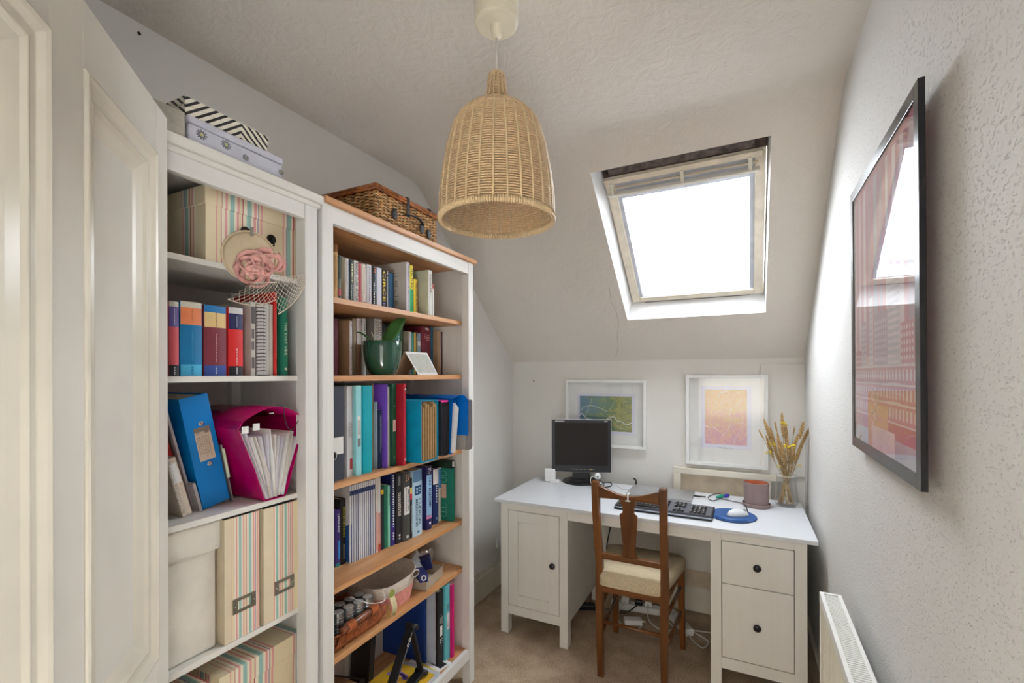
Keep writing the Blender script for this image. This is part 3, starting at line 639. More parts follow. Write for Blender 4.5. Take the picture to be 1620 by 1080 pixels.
PREV = row([(588.8, 590.8, 606, -.1, (176, 152, 118), 'tan card divider between turquoise and purple binders', dict(dep=.22)),
     (592, 596, 636, -.085, (178, 190, 200), 'thin grey folder leaning left of the navy one', dict(dep=.2)),
     (598, 604, 648, -.08, (28, 46, 84), 'navy booklet with pale print leaning against the purple binder', dict(dep=.2, text=[('~3', .2, .9, (170, 190, 200), .6)]))], z3, .2, start=PREV)
binder(603.5, 611.5, 608, -.058, (120, 76, 190), 'purple binder on the third shelf', bulge=.003)
binder(612, 616, 612, -.07, (214, 206, 196), 'grey white card folder between purple and green binders', bulge=.0004, pages=None)
binder(618.5, 626.8, 607, -.061, (22, 84, 58), 'dark green binder with a small pale spine label', bands=[(.42, .56, (226, 196, 190), .2, .9)], bulge=.001, text=[('~', .1, .11, Wh, .3), ('~', .72, .73, Wh, .3)])
o = binder(632, 642, 607, -.03, (176, 34, 50), 'glossy red ring binder with two metal rivets', rough=.25, bulge=.002)
h = max(v.co.z for v in o.data.vertices); wd = max(v.co.y for v in o.data.vertices)
for z in (.022, h-.022): MB().ball((.002, wd*.62, z), .005, 10, (.5, 1, 1)).build('rivet', STEEL, o, smooth=True)
def accordion(name, label, u0, u1, v, dep, h, colm, divm, nd, z, pocket=False, lid=0.0, fan=0.0):
    """expanding file that stands open to the front: cover shell left, right and bottom, a fan of divider sheets"""
    w = u1-u0; t = .0025
    r = MB().prism([(0, h), (0, .012), (.006, .002), (.015, 0), (w-.015, 0), (w-.006, .002), (w, .012), (w, h-.004), (w-t, h-.004), (w-t, .014), (w-.015, t), (.015, t), (t, .014), (t, h)], 0, -dep, 0).build(name, colm, None, L(u0, v, z+.0005), (0, 0, BA))
    tag(r, label, 'expanding file')
    for k in range(nd):
        dm = divm[k % 2] if isinstance(divm, (list, tuple)) else divm
        y = w*(.07+.86*k/(nd-1)); y2 = y + (w*.5-y)*fan; hh = h*(.93+.05*math.sin(k*2.1))
        b = MB(); pts = []
        b.add([(-dep+.005, y2, .006), (-.004, y2, .006), (-.004, y, hh), (-dep+.005, y, hh), (-dep+.005, y2+.001, .006), (-.004, y2+.001, .006), (-.004, y+.0014, hh), (-dep+.005, y+.0014, hh)],
              [(0, 1, 2, 3), (7, 6, 5, 4), (0, 4, 5, 1), (1, 5, 6, 2), (2, 6, 7, 3), (3, 7, 4, 0)])
        b.build('divider', dm, r)
    MB().box(-dep, -dep+.003, t, w-t, t, h*.98).build('gusset_back', colm, r)
    return r
u0, u1 = max(ub(666, .008), PREV+.002), ub(693, .008)
TAN = [mat('kraft_divider_%d' % k, c, .75, var=.05, vs=60) for k, c in enumerate(((214, 182, 134), (150, 116, 72)))]
tf = accordion('expanding_file', 'turquoise expanding file with brown kraft dividers facing out of the third shelf', u0, u1, .008, .25, bc(670, 634, .008)[1]-z3, mat('turquoise_card', (0, 150, 190), .45), TAN, 13, z3)
b = MB(); hh = bc(670, 634, .008)[1]-z3
b.add([(-.25, -.001, .002), (-.001, -.001, .002), (-.001, -.001, hh), (-.25, -.001, hh)], [(0, 1, 2, 3)]); b.box(-.25, -.0, 0, u1-u0, hh-.003, hh-.001).build('flap', MATS['turquoise_card'], tf)
u0b, u1b = max(u1+.002, ub(697, -.01)), ub(710, -.01)
accordion('expanding_file', 'black expanding file with a pink inner edge beside the turquoise one', u0b, u1b, -.008, .25, bc(702, 634, -.01)[1]-z3, mat('black_card', (36, 34, 38), .5), mat('black_divider', (52, 50, 56), .5), 8, z3)
pkx = [q for q in bpy.data.objects if q.get('label', '').startswith('black expanding')][0]
MB().box(-.24, -.002, .006, u1b-u0b-.006, hh*.0+bc(702, 634, -.01)[1]-z3-.006, bc(702, 634, -.01)[1]-z3+.001).build('pink_edge', paint((226, 40, 150)), pkx)
# blue plastic wallet with a flap that folds over, papers inside, standing at the right end and poking out past the post
us, ue = u1b+.004, .826
wal = thing('document_wallet', 'bright blue plastic wallet with drooping flap and white papers, right end of the third shelf', 'folder', L(us, -.006, z3+.001), BA)
BLP = mat('translucent_blue_plastic', (0, 112, 206), .25, var=.04)
hw = bc(716, 625, 0)[1]-z3
b = MB(); b.add([(-.26, 0, 0), (0, 0, 0), (.0, .022, hw*.93), (-.26, .022, hw)], [(0, 1, 2, 3)]); b.add([(-.26, .02, 0), (0, .016, 0), (.0, .046, hw*.9), (-.26, .05, hw*.95)], [(0, 1, 2, 3)])
b.add([(-.26, 0, 0), (0, 0, 0), (0, .016, 0), (-.26, .02, 0)], [(0, 1, 2, 3)]); o = b.build('wallet', BLP, wal, fixn=False)
m = o.modifiers.new('t', 'SOLIDIFY'); m.thickness = .0015
for k in range(5):
    y = .004+.0035*k; b = MB(); b.add([(-.24, y, .004), (.006+.002*k, y, .006), (.008+.002*k, y+.026, hw*(.86-.02*k)), (-.24, y+.024, hw*.9)], [(0, 1, 2, 3)]); q = b.build('paper', PAPER, wal, fixn=False)
    mm = q.modifiers.new('t', 'SOLIDIFY'); mm.thickness = .0012
zt3 = bc(725, 625, 0)[1]-z3; zf = bc(737, 690, .04)[1]-z3; fy = .766-us
arcp = [(.012+.034*math.sin(q*PI/12), zt3-.036+.036*math.cos(q*PI/12)) for q in range(7)]
pf = [(-.24, zt3)]+arcp+[(.045, zf+.02), (.043, zf), (-.20, zf)]
MB().prism([(x, fy, z)[0::2] for x, z in pf], 1, fy, fy+.0015).build('flap', BLP, wal)
b = MB(); b.loft([[(-.24, .022, hw*.97), (-.24, .05, zt3), (-.24, fy, zt3)], [(.0, .022, hw*.93), (.008, .05, zt3-.004), (.012, fy, zt3)]], False, False); q = b.build('top_fold', BLP, wal, fixn=False, smooth=True)
gf = thing('plastic_folder', 'grey plastic folder sticking out past the white post beside the blue wallet', 'folder', L(.79, .002, z3+.008), BA)
GPL = mat('grey_plastic', (150, 146, 142), .4); gz = bc(747, 632, .04)[1]-z3-.008
MB().prism([(-.22, 0), (.026, .0), (.041, .006), (.045, .02), (.045, gz-.006), (.041, gz), (-.22, gz)], 1, 0, .0018).build('cover', GPL, gf)
MB().prism([(-.22, 0), (.008, .0), (.014, .02), (.016, gz*.45), (.012, gz*.8), (-.22, gz*.85)], 1, -.004, -.0025).build('inner_sheet', mat('grey_plastic_light', (168, 164, 160), .4), gf)
# ------------------------------------------------------------------ plant and card on the second shelf
cu, cv = .368, -.10
pl = thing('potted_orchid', 'single-leaf orchid in a glossy dark green ceramic pot on the second shelf', 'plant', L(cu, cv, ZS[1]+.0005), BA)
GP = mat('green_glaze', (16, 72, 52), .08, var=.15, vs=6, coat=1)
MB().lathe([(.0005, 0), (.044, 0), (.050, .004), (.060, .025), (.067, .055), (.071, .09), (.0735, .126), (.072, .129), (.069, .126), (.066, .09), (.062, .085), (.0005, .085)], 40).build('pot', GP, pl, smooth=True)
b = MB(); rg = random.Random(5)
for k in range(60):
    a = rg.uniform(0, 6.28); r_ = rg.uniform(0, .056); b.ball((r_*math.cos(a), r_*math.sin(a), .092+rg.uniform(0, .016)), rg.uniform(.008, .014), 6, (1, .6, .6))
b.build('bark', mat('orchid_bark', (96, 62, 42), .9, var=.4), pl, kind='stuff')
b = MB(); LF = mat('orchid_leaf', (48, 94, 40), .3, var=.12, vs=25); rows_ = []
for k in range(13):
    t_ = k/12; y = -.008+.088*t_; z = .108+.118*t_+.008*math.sin(t_*PI); w = .024*math.sin(PI*min(1, .12+t_*.88))**.7*(1 if t_ < .98 else .1)
    rows_.append([(.0+.02*t_, y-w*.5, z+w*.75), (.012+.02*t_, y, z), (.03+.02*t_, y+w*.45, z-w*.6)])
b.loft(rows_, False, False); q = b.build('leaf', LF, pl, fixn=False, smooth=True, sub=1); mm = q.modifiers.new('t', 'SOLIDIFY'); mm.thickness = .003
b = MB(); rows_ = []
for k in range(9):
    t_ = k/8; w = .026*math.sin(PI*min(1, .15+.85*t_)); rows_.append([(-.02-.03*t_, -.01-.075*t_-w*.3, .1+.09*t_-.03*t_*t_+w*.5), (-.01-.03*t_, -.01-.075*t_, .1+.085*t_-.03*t_*t_), (.0-.03*t_, -.01-.075*t_+w*.3, .1+.09*t_-.03*t_*t_-w*.5)])
b.loft(rows_, False, False); q = b.build('leaf', LF, pl, fixn=False, smooth=True, sub=1); mm = q.modifiers.new('t', 'SOLIDIFY'); mm.thickness = .003
MB().tube(smoothline([(0, -.005, .09), (.01, -.05, .13), (0, -.06, .16)]), .0016, 6).tube(smoothline([(0, .01, .09), (.02, -.03, .12), (.03, -.045, .105)]), .0016, 6).build('aerial_root', paint((196, 206, 176)), pl, smooth=True)
cd = thing('greeting_card', 'open greeting card with yellow flower drawing standing on the second shelf', 'card', L(.545, -.10, ZS[1]+.0006), BA)
PB = [(0, .045, 0), (.0, .19, 0), (-.035, .155, .1), (-.035, .0, .1)]
b = MB(); b.add(PB, [(0, 1, 2, 3)]); q = b.build('front_leaf', PAPER, cd, fixn=False); mm = q.modifiers.new('t', 'SOLIDIFY'); mm.thickness = .0012
b = MB(); b.add([(-.035, 0, .1), (-.035, .155, .1), (-.11, .15, 0), (-.075, -.03, 0)], [(0, 1, 2, 3)]); q = b.build('back_leaf', paint((186, 166, 140)), cd, fixn=False); mm = q.modifiers.new('t', 'SOLIDIFY'); mm.thickness = .0012
t = NT('flower_meadow_print'); v = t.coord((1, 1, .6)); f = t.noise(v, 95, 4, .7, 1.5)
t.l(t.ramp(f, [(.3, (120, 126, 96)), (.45, (206, 208, 200)), (.6, (178, 180, 176)), (.68, (206, 196, 90))]), t.b.inputs['Base Color']); t.b.inputs['Roughness'].default_value = .7
lerp = lambda a, c, q: tuple(a[i]+(c[i]-a[i])*q for i in range(3))
q4 = [lerp(lerp(PB[0], PB[1], a), lerp(PB[3], PB[2], a), c) for a, c in ((.08, .1), (.92, .1), (.92, .9), (.08, .9))]
MB().add([(x+.0016, y, z+.0006) for x, y, z in q4], [(0, 1, 2, 3)]).build('print', t.m, cd, fixn=False)

# ------------------------------------------------------------------ wicker hamper on the pine case
WK = mat('brown_wicker', (186, 138, 88), .45, var=.3, vs=60); WK2 = mat('light_wicker', (220, 186, 136), .5, var=.2, vs=60); LEA = mat('black_leather', (44, 42, 46), .35)
hu0, hu1, hx0, hx1, hz = .262, .628, -.335, -.035, .132
ham = thing('wicker_hamper', 'brown wicker picnic hamper with black leather straps on top of the pine bookcase', 'hamper', L(hu0, 0, 1.9845), BA)
HW = hu1-hu0
def loop_pts(x0, x1, y0, y1, nper, amp, ph, rr=.02):
    out = []; per = 2*((x1-x0)+(y1-y0)); n = int(per/.0062)
    for i in range(n):
        d = per*i/n; o_ = amp*math.cos(PI*d/nper+ph)
        if d < (y1-y0): p = (x1+o_, y0+d)
        elif d < (y1-y0)+(x1-x0): p = (x1-(d-(y1-y0)), y1+o_)
        elif d < 2*(y1-y0)+(x1-x0): p = (x0-o_, y1-(d-(y1-y0)-(x1-x0)))
        else: p = (x0+(d-2*(y1-y0)-(x1-x0)), y0-o_)
        out.append(p)
    return out
b = MB(); z = .004; k = 0
while z < hz-.012:
    b.m(k % 3 == 0 and 1 or 0).tube([(x, y, z) for x, y in loop_pts(hx0, hx1, 0, HW, .0215, .0036, PI*(k % 2))], .0031, 4, closed=True); z += .0056; k += 1
b.build('body_weave', [WK, WK2], ham, smooth=True, kind='stuff')
b = MB(); b.box(hx0+.006, hx1-.006, .006, HW-.006, .001, hz-.012); b.build('shade_core', mat('hamper_shadow', (92, 60, 34), .9), ham)  # dark core box, its colour standing in for shade behind the weave
b = MB(); y = .012
while y < HW-.01: b.tube([(hx1, y, .002), (hx1, y, hz-.008)], .0028, 5); y += .0215
x = hx0+.012
while x < hx1-.01: b.tube([(x, 0, .002), (x, 0, hz-.008)], .0028, 5).tube([(x, HW, .002), (x, HW, hz-.008)], .0028, 5); x += .0215
b.build('body_stakes', WK, ham, smooth=True, kind='stuff')
b = MB()
for dz, rr in ((hz-.006, .0062), (hz+.004, .006)):
    pts = [(hx1+.006, -.006, dz), (hx1+.006, HW+.006, dz), (hx0-.004, HW+.006, dz), (hx0-.004, -.006, dz)]; b.tube(pts+[pts[0]], rr, 6)
x = hx0+.004
while x < hx1: b.tube([(x, -.003, hz+.008), (x, HW+.003, hz+.008)], .0048, 5); x += .0088
b.build('lid', mat('lid_wicker', (150, 90, 46), .45, var=.3, vs=60), ham, smooth=True)
MB().box(hx1-.06, hx1+.009, .16, .178, hz+.012, hz+.0145).box(hx1+.009, hx1+.0115, .16, .178, .07, hz+.0145).build('strap', LEA, ham, bevel=.0008)
MB().box(hx1-.03, hx1+.012, .30, .318, hz+.004, hz+.014).build('strap', LEA, ham, bevel=.0008)
b = MB(); b.tube(smoothline([(hx1+.012, .15, .074), (hx1+.018, .18, .078), (hx1+.024, .22, .076), (hx1+.018, .255, .062)]), .006, 6, flat=.5); b.build('handle', LEA, ham, smooth=True)
for y, z_ in ((.092, .06), (.258, .052), (.305, .042)):
    g = MB().tube([(hx1+.008, y+.011*math.cos(a), z_+.017*math.sin(a)) for a in [q*PI/8 for q in range(16)]], .0036, 6, closed=True).box(hx1+.006, hx1+.012, y-.009, y+.009, z_-.014, z_+.010)
    g.build('buckle', LEA, ham, smooth=False)
    MB().ball((hx1+.013, y, z_-.004), .0028, 8).build('stud', STEEL, ham, smooth=True)

# ------------------------------------------------------------------ basket tray, felt basket and tin box on the fifth shelf
z5 = ZS[4]
TW = mat('tray_wicker', (146, 78, 40), .35, var=.3, vs=80)
ty0, ty1, tx0, tx1, tz = .05, .30, -.30, -.05, .062
tray = thing('wicker_tray', 'dark brown wicker tray basket with a bound handle on the fifth shelf', 'basket', L(0, 0, z5+.001), BA)
b = MB(); rg = random.Random(11)
for k in range(9):
    z = .006+.006*k; e = .012*k/8
    b.tube([(x+(e if x > -.17 else -e), y, z+rg.uniform(-.001, .001)) for x, y in loop_pts(tx0, tx1-.02, ty0, ty1, .03, .0032, PI*(k % 2))], .0033, 4, closed=True)
x = tx0+.01
while x < tx1-.02: b.tube([(x, ty0, .004), (x, ty1, .004)], .003, 4); x += .012
b.build('weave', TW, tray, smooth=True, kind='stuff')
b = MB()
for k in range(26):
    y = ty0+.02+(ty1-ty0-.03)*k/25; b.tube([(tx1-.012+rg.uniform(-.004, .004), y, .004), (tx1+.004, y+.02, .03), (tx1-.004, y+.045, .056)], .0026, 4)
b.build('border_canes', TW, tray, smooth=True, kind='stuff')
b = MB(); A, Bp = Vector((tx1-.004, .115, .062)), Vector((tx1-.006, .285, .068))
b.tube([A, Bp], .0125, 14).build('handle', mat('turned_walnut', (120, 70, 46), .25, var=.2), tray, smooth=True, bevel=.002)
for c0 in (.15, .80):
    b = MB()
    for k in range(7):
        c = A.lerp(Bp, c0+.028*k); b.tube([(c.x+.0145*math.cos(q), c.y, c.z+.0145*math.sin(q)) for q in [j*PI/6 for j in range(12)]], .0024, 5, closed=True)
    b.build('handle_binding', mat('copper_cane', (184, 104, 58), .3, .2), tray, smooth=True)
TIN = mat('tin_metal', (176, 180, 184), .22, .9); TINL = mat('tin_lid', (206, 206, 204), .3, .5)
def tin():
    r = MB().lathe([(.0005, 0), (.019, 0), (.019, .004), (.0182, .006), (.019, .008), (.019, .014), (.0182, .016), (.019, .018), (.019, .026), (.0195, .027), (.0195, .031), (.0005, .031)], 20).build('tea_light', TIN, None, smooth=False)
    MB().lathe([(.0005, .0312), (.017, .0312), (.017, .0322), (.0005, .0318)], 20).build('wax_top', TINL, r); return r
proto = tin(); first = True; cnt = 0
def place_tin(y, x, z, label):
    global first, cnt
    if first: r = proto; first = False
    else:
        r = proto.copy(); COL.objects.link(r)
        for ch in list(proto.children): c = ch.copy(); COL.objects.link(c); c.parent = r
    r.location = L(y, x, z5+.011+z); r.rotation_euler = (0, 0, BA+cnt); cnt += 1
    tag(r, label, 'tea light', 'stacked tea lights in the wicker tray')
nm = ('nearest the front', 'second from front', 'third from front')
for r_ in range(3):
    for c_ in range(5):
        y = .10+.042*c_; x = -.10-.042*r_+.004*c_
        for lv in range(2 if r_ == 2 else 3):
            place_tin(y, x, lv*.033, 'silver tea light, %s of the %s stack from the left, row %s' % (('bottom', 'middle', 'top')[lv], ('first', 'second', 'third', 'fourth', 'fifth')[c_], nm[r_]))
fb = thing('felt_basket', 'pale felt basket with pink base, carry slot and hanging paper tags on fifth shelf', 'basket', L(.435, -.17, z5+.001), BA)
FE = mat('pale_felt', (206, 192, 178), .95, var=.08, vs=120, bump=.4, bs=300); FP = mat('pink_felt', (222, 150, 140), .95, var=.1, vs=120, bump=.4, bs=300)
def fring(k, hz_, s):
    n = 28; out = []
    for i in range(n):
        a = 2*PI*i/n; ca, sa = math.cos(a), math.sin(a); e = .55
        x = (abs(ca)**e)*math.copysign(1, ca)*.11*s; y = (abs(sa)**e)*math.copysign(1, sa)*.12*s
        out.append((x, y, hz_+(.028*max(0, sa)**2 if k else 0)))
    return out
b = MB(); b.m(1).loft([fring(0, 0, .86), fring(0, .03, .92), fring(0, .062, .96)], True, False).m(0).loft([fring(0, .062, .96), fring(1, .105, 1.03), fring(1, .107, 1.0), fring(0, .06, .93), fring(0, .006, .84)], True, False)
b.m(0).add([Vector(p) for p in fring(0, .005, .86)], [tuple(range(28))]); b.build('basket_body', [FE, FP], fb, smooth=True)
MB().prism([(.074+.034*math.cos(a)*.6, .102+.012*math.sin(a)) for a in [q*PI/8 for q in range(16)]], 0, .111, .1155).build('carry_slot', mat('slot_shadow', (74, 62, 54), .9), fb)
MB().tube([(.1145, .074+.021*math.cos(a), .102+.0125*math.sin(a)) for a in [q*PI/8 for q in range(16)]], .0025, 5, closed=True).build('slot_rim', FE, fb, smooth=True)
b = MB().tube(smoothline([(.1, -.10, .1), (.13, -.13, .085), (.12, -.19, .1), (.05, -.22, .12)]), .0016, 6); b.build('drawstring', PAPER, fb, smooth=True)
b = MB(); tgp = [(.118+.012*math.sin(k*.5), -.08+.02*k/8, .075-.115*k/8+.01) for k in range(9)]
b.loft([[(x, y-.0135, z) for x, y, z in tgp], [(x, y+.0135, z) for x, y, z in tgp]], False, False); q = b.build('tag_card', mat('buff_card', (214, 202, 160), .7), fb, fixn=False); mm = q.modifiers.new('t', 'SOLIDIFY'); mm.thickness = .001
MB().prism([(-.078+.0145*math.cos(a), .084+.018*math.sin(a)) for a in [q*PI/8 for q in range(16)]], 0, .121, .1225).build('tag_top', paint((150, 156, 76)), fb)
print_lines(fb, paint((80, 70, 50)), (.1265, -.069, .025), .02, .05, 6, FRONTX, seed=8)
MB().box(.114, .1155, -.097, -.083, -.02, .05).build('tag_card', mat('kraft_tag', (190, 156, 90), .7), fb)
pb = thing('plastic_box', 'shallow translucent plastic box holding small blue packs at the right of the fifth shelf', 'box', L(.648, -.135, z5+.001), BA+.15)
CLP = mat('cloudy_plastic', (222, 210, 190), .25, var=.03); CLP.node_tree.nodes['Principled BSDF'].inputs['Transmission Weight'].default_value = .45
b = MB(); w_, d_, h_ = .08, .07, .042
b.box(-d_, d_, -w_, w_, 0, .003)
for (x0, x1, y0, y1) in ((-d_, -d_+.002, -w_, w_), (d_-.002, d_, -w_, w_), (-d_, d_, -w_, -w_+.002), (-d_, d_, w_-.002, w_)): b.box(x0, x1, y0, y1, 0, h_)
b.build('tub', CLP, pb)
ring_ = MB(); ring_.tube([(-d_, -w_, h_), (d_, -w_, h_), (d_, w_, h_), (-d_, w_, h_), (-d_, -w_, h_)], .003, 6).build('rim', CLP, pb, smooth=True)
NB = mat('navy_carton', (30, 40, 100), .4)
def small(name, label, cat, m, dims, u, v, z, rot):
    o = MB().box(-dims[0]/2, dims[0]/2, -dims[1]/2, dims[1]/2, 0, dims[2]).build(name, m, None, L(u, v, z), rot, bevel=.002); return tag(o, label, cat)
o = small('carton', 'small dark blue hexagonal-ended carton with white ring mark leaning in the plastic box, left one', 'carton', NB, (.11, .036, .036), .588, -.085, z5+.042, (0, -.15, BA-.75))
MB().tube([(.0556, .009*math.cos(a), .018+.009*math.sin(a)) for a in [q*PI/8 for q in range(16)]], .0018, 5, closed=True).build('ring_mark', INKW, o)
small('carton', 'small dark blue carton standing up in the plastic box, right one', 'carton', NB, (.05, .045, .05), .69, -.13, z5+.045, (.1, -.25, BA+.6))
small('glass_slide_box', 'pale grey flat plastic packet leaning between the two blue cartons', 'packet', mat('pale_grey_plastic', (198, 202, 208), .2), (.012, .075, .09), .643, -.13, z5+.03, (.45, -.3, BA))
small('carton', 'yellow card box standing at the back of the fifth shelf', 'carton', paint((222, 170, 30)), (.06, .045, .155), .80, -.31, z5+.001, (0, 0, BA))
small('carton', 'green and red carton at the back of the fifth shelf behind the felt basket', 'carton', paint((20, 110, 70)), (.06, .09, .12), .62, -.31, z5+.001, (0, 0, BA))
bg = MB(); rg = random.Random(9)
rings = []
for j, (r_, z_) in enumerate(((.03, 0), (.055, .02), (.062, .05), (.045, .075), (.02, .085), (.035, .105))):
    rings.append([((r_+rg.uniform(-.012, .012))*math.cos(q*PI/9), (r_+rg.uniform(-.012, .012))*math.sin(q*PI/9), z_+rg.uniform(-.006, .006)) for q in range(18)])
bg.loft(rings, True, False); t = NT('crinkled_clear_plastic'); nt = t.t
tr = t.n('ShaderNodeBsdfTransparent'); gl = t.n('ShaderNodeBsdfGlossy'); gl.inputs['Roughness'].default_value = .08; mx = t.n('ShaderNodeMixShader'); mx.inputs[0].default_value = .35
t.l(tr.outputs[0], mx.inputs[1]); t.l(gl.outputs[0], mx.inputs[2]); t.l(mx.outputs[0], nt.nodes['Material Output'].inputs[0]); nt.nodes.remove(t.b)
tag(bg.build('plastic_bag', t.m, None, L(.735, -.20, z5+.03), (0, 0, BA)), 'crumpled clear plastic bag at the right of the plastic box', 'bag')

# ------------------------------------------------------------------ bottom shelf of the pine case
z6 = .165
def bind6(x0, x1, yt, v, col, label, u0=None, cat='folder', **kw):
    a, c = ub(x0, v, 980), ub(x1, v, 980); a = u0 if u0 is not None else a; h = kw.pop('h', None) or bc((x0+x1)/2, yt, v)[1]-z6
    return book(L(a, v, z6+.0005), max(c-a, .005), h, kw.pop('dep', .25), col, label, cat, hard=True, name=kw.pop('name', 'binder'), **kw), c
_, c = bind6(672, 674.8, 948, -.12, (24, 60, 130), 'large blue lever arch file with broad blue side on the bottom shelf', bulge=.002)
_, c = bind6(675.2, 688.5, 940, -.075, (176, 182, 196), 'grey magazine file with striped paper on the bottom shelf', u0=c+.001, bands=[(.12, .98, (206, 196, 190), .08, .85)], text=[('~14', .2, .9, (170, 140, 120), .7), ('~2', .93, .97, (60, 60, 60), .5)], bulge=.0005)
_, c = bind6(689, 701.5, 936, -.06, (34, 33, 36), 'black box file with white printed label on the bottom shelf', u0=c+.001, bands=[(.38, .52, Wh, .3, .75)], text=[('~3', .54, .64, (214, 210, 200), .6), ('~2', .28, .35, (226, 226, 220), .6), ('~', .66, .68, Wh, .12), ('~', .24, .26, Wh, .12)], bulge=.001)
_, c = bind6(702, 711.8, 925, -.05, (100, 186, 196), 'turquoise slim binder with white label on the bottom shelf', u0=c+.001, bands=[(.4, .62, (232, 232, 236), .3, .9)], text=[('~3', .64, .74, (60, 90, 100), .6), ('~', .43, .5, (170, 60, 90), .3)], bulge=.001)
_, c = bind6(712.2, 718.5, 926, -.038, (206, 20, 110), 'magenta folder on the bottom shelf', u0=c+.0005, bulge=.001)
_, c = bind6(719, 722, 915, -.10, (226, 190, 200), 'thin pale pink sleeve behind the magenta folder', u0=c+.001, bulge=.0003)
bind6(724, 727.5, 916, -.11, (24, 60, 40), 'dark green dotted folder at the right end of the bottom shelf', u0=c+.004, bulge=.0005, text=[('~', .1, .9, (110, 160, 110), .3)])
# laptop stand: two flat black bars with a hinge, leaning on the shelf
ls = thing('laptop_stand', 'folding black metal laptop stand lying on the bottom shelf in front of the blue file', 'laptop stand', L(.0, 0, z6), BA)
BM = mat('black_anodised_metal', (42, 43, 46), .35, .5)
def bar(b, p, q, w, t_):
    p, q = Vector(p), Vector(q); d = (q-p).normalized(); s = Vector((1, .25, 0)).normalized(); s = (s-d*s.dot(d)).normalized(); n_ = d.cross(s)
    vs = [p+s*a*w/2+n_*c*t_/2 for a, c in ((-1, -1), (1, -1), (1, 1), (-1, 1))]+[q+s*a*w/2+n_*c*t_/2 for a, c in ((-1, -1), (1, -1), (1, 1), (-1, 1))]
    return b.add(vs, [(3, 2, 1, 0), (4, 5, 6, 7), (0, 1, 5, 4), (1, 2, 6, 5), (2, 3, 7, 6), (3, 0, 4, 7)])
A, T, D = (-.03, .25, .02), (-.10, .535, .235), (-.075, .57, .035)
bar(MB(), A, T, .036, .012).build('long_arm', BM, ls, bevel=.003)
bar(MB(), T, D, .022, .012).build('short_arm', BM, ls, bevel=.003)
bar(MB(), D, (-.07, .40, .012), .04, .016).build('foot_plate', BM, ls, bevel=.003)
MB().tube([(T[0]-.025, T[1], T[2]), (T[0]+.03, T[1]+.006, T[2])], .011, 14).tube([(D[0]-.025, D[1], D[2]), (D[0]+.03, D[1], D[2])], .011, 14).build('hinge', BLACKP, ls, smooth=True)
MB().tube([(A[0]+.021, A[1]+.02, A[2]+.016+.004), (T[0]+.022, T[1]-.02, T[2]-.01)], .0012, 5).build('edge_highlight_strip', STEEL, ls)
for k, y in enumerate((.472, .487)): MB().tube([(-.0635-.004*k, y+.006*math.cos(a), .199+.012*k+.006*math.sin(a)) for a in [q*PI/6 for q in range(12)]], .0012, 5, closed=True).build('round_mark', INKW, ls)
yb = tag(MB().box(-.24, -.03, .40, .60, 0, .006).build('booklet', mat('yellow_print_cover', (226, 180, 50), .4), None, L(0, 0, z6+.012), (0, 0, BA)), 'yellow booklet with purple shapes lying under the laptop stand', 'booklet')
b = MB(); rg = random.Random(6)
for k in range(14):
    x, y = rg.uniform(-.2, -.06), rg.uniform(.43, .57); b.prism([(x+.014*math.cos(q), y+.012*math.sin(q)) for q in [j*PI/4 for j in range(8)]], 2, .006, .0064)
b.build('printed_shapes', paint((150, 120, 190)), yb)
tag(MB().box(-.25, -.02, .38, .63, 0, .0105).build('magazine', paint((196, 200, 206)), None, L(0, 0, z6+.0006), (0, 0, BA)), 'pale magazine underneath the yellow booklet on the bottom shelf', 'magazine')
fl = tag(MB().box(-.20, -.04, 0, .11, 0, .004).build('leaflet', PAPER, None, L(.60, .0, z6+.0006), (0, 0, BA-.2)), 'white leaflet with black and yellow print at the front of the bottom shelf', 'leaflet')
MB().box(-.16, -.05, .05, .09, .004, .0045).build('dark_panel', paint((40, 40, 44)), fl); MB().box(-.16, -.05, .005, .03, .004, .0045).build('yellow_panel', paint((226, 200, 90)), fl)
wb = thing('wire_basket', 'black wire letter basket at the left end of the bottom shelf', 'basket', L(.035, -.10, z6+.001), BA)
BW = mat('black_wire', (30, 28, 28), .4, .3); b = MB()
for k in range(12):
    y = .2*k/11; b.tube([(-.24, y, .004), (0, y, .004), (.03, y, .2)], .0016, 5)
for z in (.004, .05, .1, .15, .2): b.tube([(.03*max(0, z/.2), 0, z), (.03*max(0, z/.2), .2, z)], .0018, 5)
for k in range(8): 
    x = -.24+.25*k/7; b.tube([(x, 0, .004), (x, 0, .15)], .0016, 5).tube([(x, .2, .004), (x, .2, .15)], .0016, 5)
b.tube([(-.24, 0, .15), (.028, 0, .2), (.028, .2, .2), (-.24, .2, .15), (-.24, 0, .15)], .003, 6); b.build('wire_mesh', BW, wb, smooth=True)
small('folder', 'brown card folder standing in the black wire basket', 'folder', paint((150, 110, 70)), (.2, .02, .15), .25, -.17, z6+.008, (0, 0, BA))
small('folder', 'slim dark folder leaning behind the laptop stand', 'folder', paint((36, 34, 38)), (.1, .03, .2), .45, -.29, z6+.001, (-.1, 0, BA))
